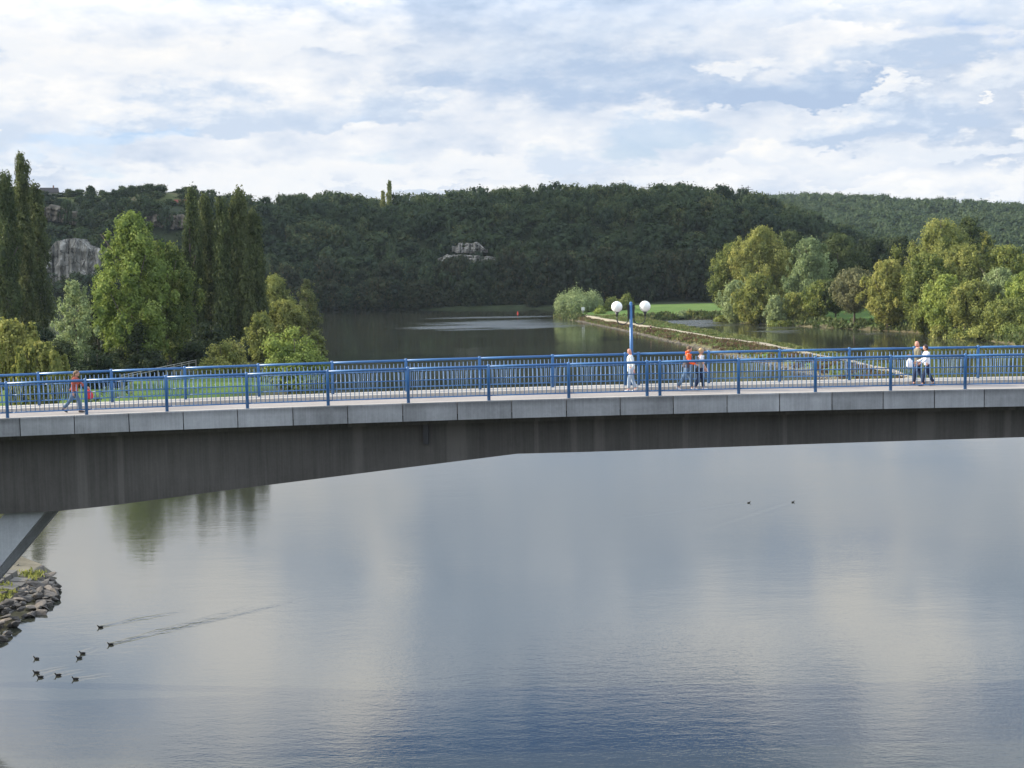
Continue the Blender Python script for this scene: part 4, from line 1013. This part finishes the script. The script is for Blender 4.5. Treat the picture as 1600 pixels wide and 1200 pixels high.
while px < 1190:
    Yb = 562 if px < 850 else 540 - (px - 850) * .03; Yb += rw.uniform(-2, 5)
    q = at(px, float(np.interp(px, [a[0] for a in belt_top], [a[1] for a in belt_top])) + rw.uniform(-8, 14), Yb)
    gz = max(.6, hz1(q.x, Yb)); s_ = (q.z - gz) / 18
    put('riverside_tree', rw.choice(SB), q.x, Yb, s_, s_ * rw.uniform(.8, 1.0), ordn(nb_) + ' tree from the left in the dark row along the far shore', 'trees in the row along the far shore')
    px += rw.uniform(15, 24); nb_ += 1
for i in range(34):                                    # low overhanging bushes in front of the row
    px = 470 + i * 12 + rw.uniform(-5, 5); Yb = (549.5 if px < 820 else 536) + rw.uniform(-1, 1.5); q = at(px, 447 + rw.uniform(-16, 10), Yb)
    s_ = (q.z - .6) / 18; put('riverside_bush', rw.choice(SB), q.x, Yb, s_, s_ * 1.1, ordn(i) + ' bush from the left hanging over the far waterline', 'low bushes along the far waterline', .4)
sky_pts = [(415, 306), (440, 303), (462, 303), (500, 308), (530, 309), (560, 309), (585, 310), (650, 308), (672, 306), (710, 309), (735, 306), (775, 303), (800, 298), (822, 294), (845, 297), (868, 300), (890, 296), (915, 300), (938, 295), (962, 296), (985, 300),
   (1004, 294), (1025, 298), (1072, 296), (1092, 293), (1118, 297), (1140, 297), (1160, 300), (1185, 303), (1205, 308), (1228, 318), (1252, 326)]
for i, (px, top) in enumerate(sky_pts):
    Yb = 652 + rw.uniform(-8, 10); q = at(px, top, Yb); z = hz1(q.x, Yb); s_ = max(.35, (q.z - z) / 11)
    put('ridge_tree', rw.choice(SK), q.x, Yb, s_, min(1.2, max(.7, s_)) * rw.uniform(.8, 1.05), ordn(i) + ' round topped tree from the left in the line along the hill crest', 'trees lining the hill crest', z)
def ridge(px, top, sh, w, label, nm='ridge_tree', Yb=648):
    q = at(px, top, Yb); z = hz1(q.x, Yb); s_ = (q.z - z) / 11; return put(nm, sh, q.x, Yb, s_, w, label, None, z)
ridge(1046, 288, SK[1], 1.3, 'largest pale green round tree on the hill crest')
ridge(753, 294, SK[1], .75, 'single pale round tree sticking out of the crest left of the tall wood')
ridge(621, 301, SK[0], .8, 'dark round tree beside the two slim poplars on the crest')
ridge(188, 296, SK[0], .42, 'small lone round tree on the bare plateau at the left')
ridge(140, 300, SK[2], .40, 'small dark tree on the plateau left of the lone round tree')
ridge(343, 304, SK[2], .30, 'tiny tree at the edge of the field behind the poplars')
T_('poplar_tree', 'slim poplar on the distant hill crest, taller of the pair', 'tree', 'poplar', 'olive', 608, 282, 13, 646, seed=140, leaf=.5)
T_('poplar_tree', 'slim poplar on the distant hill crest, shorter of the pair', 'tree', 'poplar', 'olive', 598, 297, 10, 650, seed=141, leaf=.5)
far_sky = [(1222, 310), (1245, 307), (1268, 309), (1290, 312), (1312, 309), (1335, 311), (1358, 310), (1380, 312), (1402, 311), (1425, 312), (1448, 310), (1468, 307), (1486, 309), (1510, 318), (1535, 320), (1560, 316), (1585, 317), (1605, 319)]
for i, (px, top) in enumerate(far_sky):
    Yb = 1290 + rw.uniform(-10, 10); q = at(px, top, Yb); z = hz1(q.x, Yb); s_ = max(.5, (q.z - z) / 11)
    put('ridge_tree', rw.choice(SK), q.x, Yb, s_, rw.uniform(1.1, 1.5), ordn(i) + ' small round tree from the left on the distant right hill crest', 'trees on the crest of the distant right hill', z)

cm_, t, p = new_mat('shade_cloud_white'); p.inputs['Base Color'].default_value = (.9, .9, .92, 1); p.inputs['Roughness'].default_value = 1; p.inputs['Specular IOR Level'].default_value = 0  # added cloud out of view, shaped and placed to shade the wooded slope
rcl = random.Random(8); m = MB(); kk = (600 - 25) / math.tan(SUN_EL); ccx, ccy = -125 + math.sin(SUN_AZ) * kk, 598 + math.cos(SUN_AZ) * kk - 12
for i in range(70):
    a = rcl.uniform(0, 6.28); q_ = math.sqrt(rcl.random()); m.ball((ccx + math.cos(a) * q_ * 215, ccy + math.sin(a) * q_ * 40, 600 + rcl.uniform(-8, 22)), (rcl.uniform(34, 60), rcl.uniform(16, 26), rcl.uniform(12, 24)), 16, 10)
tag(m.build('shade_cloud', cm_), kind='structure')
# ------------------------------------------------------------------ bare rock faces
CLM, t, p = new_mat('limestone'); tc = N(t, 'ShaderNodeTexCoord').outputs['Object']
na = noise(t, vm(t, 'MULTIPLY', tc, (.35, .3, .06)), 1, 6, .65); nb = noise(t, vm(t, 'MULTIPLY', tc, (.05, .1, .5)), 1, 5, .6)
t.links.new(ramp(t, mth(t, 'ADD', mth(t, 'MULTIPLY', na, .6), mth(t, 'MULTIPLY', nb, .4)), [(.36, (.08, .075, .06)), (.5, (.26, .245, .21)), (.68, (.48, .46, .41))]), p.inputs['Base Color'])
p.inputs['Roughness'].default_value = .95; p.inputs['Specular IOR Level'].default_value = .1
vo = N(t, 'ShaderNodeTexVoronoi', feature='DISTANCE_TO_EDGE'); vo.inputs['Scale'].default_value = 1; t.links.new(vm(t, 'ADD', vm(t, 'MULTIPLY', tc, (.35, .3, .16)), noise(t, tc, .4, 4, .6, 1)), vo.inputs['Vector'])
ck = ramp(t, vo.outputs[0], [(0, (.25,) * 3), (.09, (1,) * 3)]); lk_ = p.inputs['Base Color'].links[0].from_socket
t.links.new(mixc(t, 1.0, lk_, ck, 'MULTIPLY'), p.inputs['Base Color'])
CLB = plain('brown_cliff', (.15, .13, .10), .95, .1, .4, .12, .6, 1.5)
def cliff(pl, Yd, label, seed, depth=6):
    """pl: outline in photo columns/rows at depth Yd; a craggy block with real thickness"""
    rr_ = random.Random(seed); xs_ = [a[0] for a in pl]; n = 26
    x0, x1 = min(xs_), max(xs_); m = MB(); rows = 9; grid = []
    half = len(pl) // 2; topl = pl[:half]; botl = pl[half:][::-1]
    for i in range(n + 1):
        px = x0 + (x1 - x0) * i / n
        ty = float(np.interp(px, [a[0] for a in topl], [a[1] for a in topl])) + rr_.uniform(-1.2, 1.2); by = float(np.interp(px, [a[0] for a in botl], [a[1] for a in botl])) + rr_.uniform(-1, 1)
        col = []
        for k in range(rows + 1):
            py = ty + (by - ty) * k / rows; Yy = Yd - 2.2 * (k / rows) + 1.5 * math.sin(i * 1.1 + k * .3 + seed) + 1.0 * math.sin(i * 2.7 + seed) + rr_.uniform(-.8, .8) + .8 * (k % 3 == 0)
            col.append(at(px, py, Yy))
        grid.append(col)
    vs = []
    for col in grid:
        vs += col + [col[0] + Vector((0, depth + 6, -.5)), col[-1] + Vector((0, depth + 6, 0))]
    w = rows + 3; fs = []
    for i in range(n):
        for k in range(rows): fs.append((i * w + k, i * w + k + 1, (i + 1) * w + k + 1, (i + 1) * w + k))
        fs.append((i * w, (i + 1) * w, (i + 1) * w + rows + 1, i * w + rows + 1)); fs.append((i * w + rows, i * w + rows + 2, (i + 1) * w + rows + 2, (i + 1) * w + rows))
    fs += [tuple(range(rows + 1)) + (rows + 2, rows + 1), tuple(n * w + k for k in [rows + 1, rows + 2] + list(range(rows, -1, -1)))]
    m.add(vs, fs); o = m.build('rock_face', CLB if seed in (2, 3, 6) else CLM); tag(o, label, 'rock face', None); o['kind'] = 'structure'
cliff([(66, 398), (90, 376), (120, 372), (140, 388), (156, 412), (156, 445), (110, 440), (66, 452)], 576, 'large pale limestone cliff', 1, 24)
cliff([(60, 326), (80, 320), (112, 330), (118, 352), (90, 346), (60, 344)], 607, 'upper band of pale cliff', 2, 14)
cliff([(226, 338), (250, 334), (296, 336), (296, 356), (260, 358), (226, 350)], 605, 'narrow cliff band', 3, 14)
cliff([(709, 385), (716, 380), (748, 379), (760, 390), (762, 394), (742, 396), (716, 395), (706, 394)], 588, 'small white outcrop', 4, 16)
cliff([(684, 404), (700, 398), (745, 399), (775, 402), (778, 408), (742, 410), (710, 410), (684, 409)], 583, 'lower ledge of the outcrop', 5, 14)
cliff([(1016, 383), (1022, 380), (1032, 382), (1034, 388), (1028, 391), (1018, 390)], 574, 'tiny outcrop', 6, 3)

# ------------------------------------------------------------------ pylons on the crest
def pylon(px, top, Yb, label):
    q = at(px, top, Yb); z = hz1(q.x, Yb); H = q.z - z; o = empty('power_pylon', (q.x, Yb, z)); tag(o, label, 'pylon', 'power pylons on the hill crest')
    m = MB(); m.tube([(0, 0, -.5), (0, 0, H)], [.28, .16], 6); m.build('mast', DARKM, o)
    m = MB(); m.box((-2.3, -.1, H - 1.9), (2.3, .1, H - 1.7)); m.box((-1.2, -.1, H - .9), (1.2, .1, H - .75)); m.build('crossarm', DARKM, o); return Vector((q.x, Yb, z + H))
P4 = [pylon(686, 301, 640, 'slender pylon on the crest right of the dark round tree'), pylon(821, 290, 660, 'pylon half hidden by the trees in mid crest'), pylon(1014, 286, 660, 'pylon left of the largest round crest tree'), pylon(1169, 290, 700, 'rightmost pylon where the crest begins to fall')]
wires = MB()
for a, b_ in zip(P4[:-1], P4[1:]):
    for dx in (-2, 2):
        pts = []
        for k in range(13):
            f_ = k / 12; q = a.lerp(b_, f_); pts.append((q.x + dx, q.y, q.z - 1.8 - 3.2 * 4 * f_ * (1 - f_) * .7))
        wires.tube(pts, .035, 4)
tag(wires.build('overhead_wires', DARKM), 'thin power wires sagging between the crest pylons', 'wires')

# houses on the plateau
def house(px, py, Yb, w, label, roofc, wallc):
    q = at(px, py, Yb); o = empty('house', (q.x, Yb, q.z), .3); tag(o, label, 'house'); h = w * .28
    z0 = -4.5
    m = MB(); m.box((-w / 2, -w * .3, z0), (w / 2, w * .3, 0)); m.build('wall', plain('house_wall', wallc, .9), o)
    m = MB(); m.add([(-w * .54, -w * .36, -.05), (w * .54, -w * .36, -.05), (w * .54, w * .36, -.05), (-w * .54, w * .36, -.05), (-w * .5, 0, h), (w * .5, 0, h)], [(0, 1, 5, 4), (2, 3, 4, 5), (0, 4, 3), (1, 2, 5), (0, 3, 2, 1)])
    r_ = m.build('roof', plain('roof_tiles', roofc, .9), o); m = MB(); m.box((w * .2, -.3, h * .5), (w * .2 + .6, .3, h + 1.0)); m.build('chimney', plain('brick', (.2, .1, .07), .9), r_)
    for dx in (-.25, .2):
        m = MB(); m.box((w * dx, -w * .3 - .04, -1.9), (w * dx + 1.1, -w * .3 + .02, -.7)); m.build('window', DARKM, o)
house(77, 301, 672, 8, 'dark roofed house half hidden on the plateau at the left', (.05, .045, .045), (.25, .23, .2))
house(287, 320, 640, 8, 'small house with red roof just left of the poplar clump', (.20, .055, .04), (.35, .3, .25))

# ------------------------------------------------------------------ spit: path, stones, weeds
PATH = [(422, 20.5), (400, 23), (351, 29.5), (302, 36.5), (276, 41), (242, 45.5), (215, 48), (190, 49), (165, 48.5)]
py_, pxx = np.array([a[0] for a in PATH][::-1]), np.array([a[1] for a in PATH][::-1])
def path_x(y): return np.interp(y, py_, pxx)
m = MB(); yy_ = np.arange(162, 425, 2.0); vs = []
for y in yy_:
    cx = float(path_x(y)); w = .9 + .3 * math.sin(y * .3)
    for dx in (-w, 0, w): vs.append((cx + dx, y, hz1(cx + dx, y) + .30))
m.add(vs, [(i * 3 + k, i * 3 + k + 1, (i + 1) * 3 + k + 1, (i + 1) * 3 + k) for i in range(len(yy_) - 1) for k in (0, 1)])
tag(m.build('path', plain('path_sand', (.30, .26, .19), .95, .1, .35, .8)), kind='structure')
def scatter(name, pts, leaf, n_each, mat, label, cat, seed, flat=.6, spread=1.0, hgt=.8, up=1.0):
    r_ = np.random.default_rng(seed); P_ = np.repeat(np.array(pts), n_each, axis=0); n = len(P_)
    P_ = P_ + np.stack([r_.normal(0, spread, n), r_.normal(0, spread, n), r_.uniform(0, hgt, n)], 1)
    nrm = r_.normal(size=(n, 3)); nrm[:, 2] *= .5; nrm /= np.linalg.norm(nrm, axis=1)[:, None]
    tv = r_.normal(size=(n, 3)) * .5; tv[:, 2] += up; a = tv - (tv * nrm).sum(1)[:, None] * nrm; a /= np.linalg.norm(a, axis=1)[:, None]; b = np.cross(nrm, a)
    s_ = leaf * r_.uniform(.5, 1.4, n)[:, None]
    V = np.stack([P_ - a * s_ * .7, P_ + b * s_ * .4, P_ + a * s_ * .9, P_ - b * s_ * .4], 1).reshape(-1, 3)
    ti = np.clip(np.repeat(r_.random(len(pts)), n_each) * .6 + r_.random(n) * .4, 0, 1)
    o = link(name, npmesh(name, V, np.arange(4 * n).reshape(-1, 4), ti), LEAF.get(mat, None) or mat); return tag(o, label, cat, kind='stuff')
rs = random.Random(31)
weeds_a, weeds_b, stones = [], [], []
LS = [(18.7, 412), (28, 340), (32, 299), (36, 260), (40.5, 220), (42, 199), (42.5, 175), (43, 155)]
RS = [(38, 402), (39, 378), (43, 338), (47, 297), (49.6, 270), (53, 230), (54, 200), (54, 175)]
for y in np.arange(152, 420, .55):
    lx = float(np.interp(y, [a[1] for a in LS][::-1], [a[0] for a in LS][::-1])); rx = float(np.interp(y, [a[1] for a in RS][::-1], [a[0] for a in RS][::-1]))
    for k in range(2):
        x = lx + rs.uniform(.8, max(1.5, (float(path_x(y)) - lx) - 1.0)); (weeds_a if rs.random() < .5 else weeds_b).append((x, y, hz1(x, y)))
    x = rs.uniform(float(path_x(y)) + 1.3, max(float(path_x(y)) + 1.8, rx - .5)); weeds_b.append((x, y, hz1(x, y)))
    for k in range(3): stones.append((lx + abs(rs.gauss(.1, .7)) - .3, y + rs.uniform(-.3, .3), rs.uniform(.08, .26)))
    stones.append((rx - abs(rs.gauss(0, .5)), y, rs.uniform(.1, .3)))
LEAF['wood2'] = leafmat('leaf_wood_light', (.045, .060, .028), (.085, .105, .045), (.14, .13, .055))
LEAF['weedr'] = leafmat('weed_rust', (.070, .045, .025), (.140, .085, .050), (.19, .15, .07)); LEAF['weedg'] = leafmat('weed_green', (.060, .085, .025), (.120, .145, .045), (.20, .18, .08))
scatter('weeds', weeds_a, .34, 30, 'weedr', 'rusty dry weeds along the stone spit', 'weeds', 1, spread=.45, hgt=.35)
scatter('weeds', weeds_b, .32, 30, 'weedg', 'green and straw coloured grass tufts on the stone spit', 'weeds', 2, spread=.5, hgt=.25)
iv, jf = ICO1; Vs, Ts = [], []; o_ = 0; rn = np.random.default_rng(4)
for (x, y, s_) in stones:
    w = iv * (1 + rn.uniform(-.25, .25, (len(iv), 1))) * np.array([1, .9, .6]) * s_; Vs.append(w + np.array([x, y, max(.02, hz1(x, y)) + .02])); Ts.append(jf + o_); o_ += len(iv)
sme = npmesh('stones', np.concatenate(Vs), np.zeros((0, 4), int), np.zeros(0), np.concatenate(Ts), np.zeros(len(Ts) * len(jf)))
tag(link('stones', sme, plain('riprap', (.16, .145, .12), .9, .2, .45, 1.5)), 'loose grey riprap stones along the waterline of the spit', 'stones', kind='stuff')
# reeds and rough grass along the right shore, the meadow shore and the left lawn edge
reeds = []
def along(pts, off0, off1, step, n):
    for a, b_ in zip(pts[:-1], pts[1:]):
        L = math.dist(a, b_); nx_, ny_ = (b_[1] - a[1]) / L, -(b_[0] - a[0]) / L; k = 0
        while k < L:
            for _ in range(n):
                o = rs.uniform(off0, off1); f_ = k / L; x = a[0] + (b_[0] - a[0]) * f_ + nx_ * o; y = a[1] + (b_[1] - a[1]) * f_ + ny_ * o
                if sdist(np.array([x]), np.array([y]))[0] > -.3: reeds.append((x, y, max(0, hz1(x, y))))
            k += step
SH = [(38, 402), (47, 414), (57, 408), (59, 381), (71, 354), (80, 333), (87, 317), (91, 293), (91, 265), (88, 230), (91, 190)]
along(SH, -4.5, 4.5, .5, 3); along([(24, 482), (13.5, 455), (15, 430), (18.7, 412)], -3, 3, .5, 2)
scatter('reeds', reeds, .55, 14, 'weedg', 'rough green and yellow bank vegetation along the far right shore', 'reeds', 3, spread=.5, hgt=1.0)
br_l = []
for i in range(420):
    y = rs.uniform(62, 75.5); x = -24.6 - rs.random() ** 1.5 * 6; 
    if rs.random() < .45: x = -25.0 + rs.uniform(-.5, .5)
    if math.sin(x * 2.1 + y * 1.3) > .1: br_l.append((x, y, .42 + (-24.5 - x) * .16))
scatter('bank_grass', br_l, .11, 9, 'olive', 'tufts of bright green grass between the bank stones', 'grass', 5, spread=.18, hgt=.12)

# pale rail fence beside the lawn path, markers and buoy
fn = empty('rail_fence', (0, 0, 0)); tag(fn, 'low pale rail fence slanting through the dark shrubs on the left bank', 'fence')
WOOD = plain('pale_wood', (.24, .23, .20), .8)
a, b_ = at(190, 588, 172), at(306, 564, 206)
n = 9; pts = [a.lerp(b_, i / n) for i in range(n + 1)]
for q in pts:
    m = MB(); m.box((q.x - .07, q.y - .07, hz1(q.x, q.y) - .1), (q.x + .07, q.y + .07, q.z + .18)); m.build('post', WOOD, fn)
for dz in (.12, -.14):
    m = MB(); m.tube([q + Vector((0, 0, dz)) for q in pts], .05, 6); m.build('rail', WOOD, fn)
def marker(px, py, h, label):
    q = gnd(px, py, 1.6); z = hz1(q.x, q.y); o = empty('marker_post', (q.x, q.y, z)); tag(o, label, 'marker')
    m = MB(); m.tube([(0, 0, 0), (0, 0, h)], .09, 8); m.build('post', plain('grey_post', (.3, .3, .3), .6), o)
    m = MB(); m.box((-.45, -.06, h - .6), (.45, .06, h + .3)); m.build('sign_board', plain('white_board', (.7, .7, .7), .5), o)
marker(911, 490, 2.0, 'small white marker board at the end of the spit path')
BU = plain('red_buoy', (.6, .03, .02), .4); q = gnd(809, 490); bu_ = empty('buoy', q); tag(bu_, 'tiny red buoy far out on the river', 'buoy')
m = MB(); m.ball((0, 0, .1), .24, 12, 8); m.build('float', BU, bu_); m = MB(); m.tube([(0, 0, .3), (0, 0, .8)], [.14, .05], 8); m.build('top_mark', BU, bu_)
# distant people: an angler on the spit, one sitting on the lawn
def far_person(x, y, label, sit, top, bot, rz):
    z = hz1(x, y); o = empty('person', (x, y, z), rz); tag(o, label, 'person')
    if sit: P_ = [(0, 0, .15), (0, 0, .45), (.03, 0, .62), (.04, 0, .72), (.06, 0, .85), (.4, .12, .45), (.55, .14, .08), (.4, -.12, .45), (.55, -.14, .08), (.05, .2, .55), (.25, .26, .35), (.05, -.2, .55), (.25, -.26, .35)]; base = .12
    else: P_ = [(0, 0, .92), (0, 0, 1.2), (0, 0, 1.45), (0, 0, 1.55), (.01, 0, 1.68), (.03, .1, .5), (.0, .1, .06), (-.02, -.1, .5), (0, -.1, .06), (0, .2, 1.4), (.12, .24, 1.1), (0, -.2, 1.4), (.12, -.24, 1.1)]
    E = [(0, 1), (1, 2), (2, 3), (3, 4), (0, 5), (5, 6), (0, 7), (7, 8), (2, 9), (9, 10), (2, 11), (11, 12)]
    rd = [.15, .14, .12, .05, .10, .08, .05, .08, .05, .06, .035, .06, .035]
    link('body', skin([Vector(q) for q in P_], E, rd, 1, 0), SKIN, o)
    link('jacket', skin([Vector(P_[i]) for i in (0, 1, 2, 9, 10, 11, 12)], [(0, 1), (1, 2), (2, 3), (3, 4), (2, 5), (5, 6)], [.18, .17, .13, .085, .06, .085, .06], 1, 1), top, o)
    link('trousers', skin([Vector(P_[i]) for i in (0, 5, 6, 7, 8)], [(0, 1), (1, 2), (0, 3), (3, 4)], [.17, .10, .08, .10, .08], 1, 0), bot, o)
q = gnd(1017, 514, 1.4); far_person(q.x, q.y, 'tiny dark figure standing on the spit path beyond the lamp', False, blk, blk, 2.5)
q = gnd(1420, 511, 1.6); far_person(q.x, q.y, 'tiny figure sitting on the grass of the right bank', True, rust, white, 3.5)
q = gnd(1346, 497, 1.7)

hzm = bpy.data.materials.new('haze_air'); hzm.use_nodes = True; t = hzm.node_tree; t.nodes.clear()
pv = N(t, 'ShaderNodeVolumePrincipled'); pv.inputs['Color'].default_value = (.72, .86, 1, 1); pv.inputs['Density'].default_value = .000045; pv.inputs['Anisotropy'].default_value = .1
oo = N(t, 'ShaderNodeOutputMaterial'); t.links.new(pv.outputs[0], oo.inputs['Volume'])
m = MB(); m.box((-1550, -200, -4.5), (1850, 5100, 95)); tag(m.build('haze', hzm), kind='stuff')
bpy.context.view_layer.update()
print('TOTAL quads', sum(len(m.polygons) for m in bpy.data.meshes))
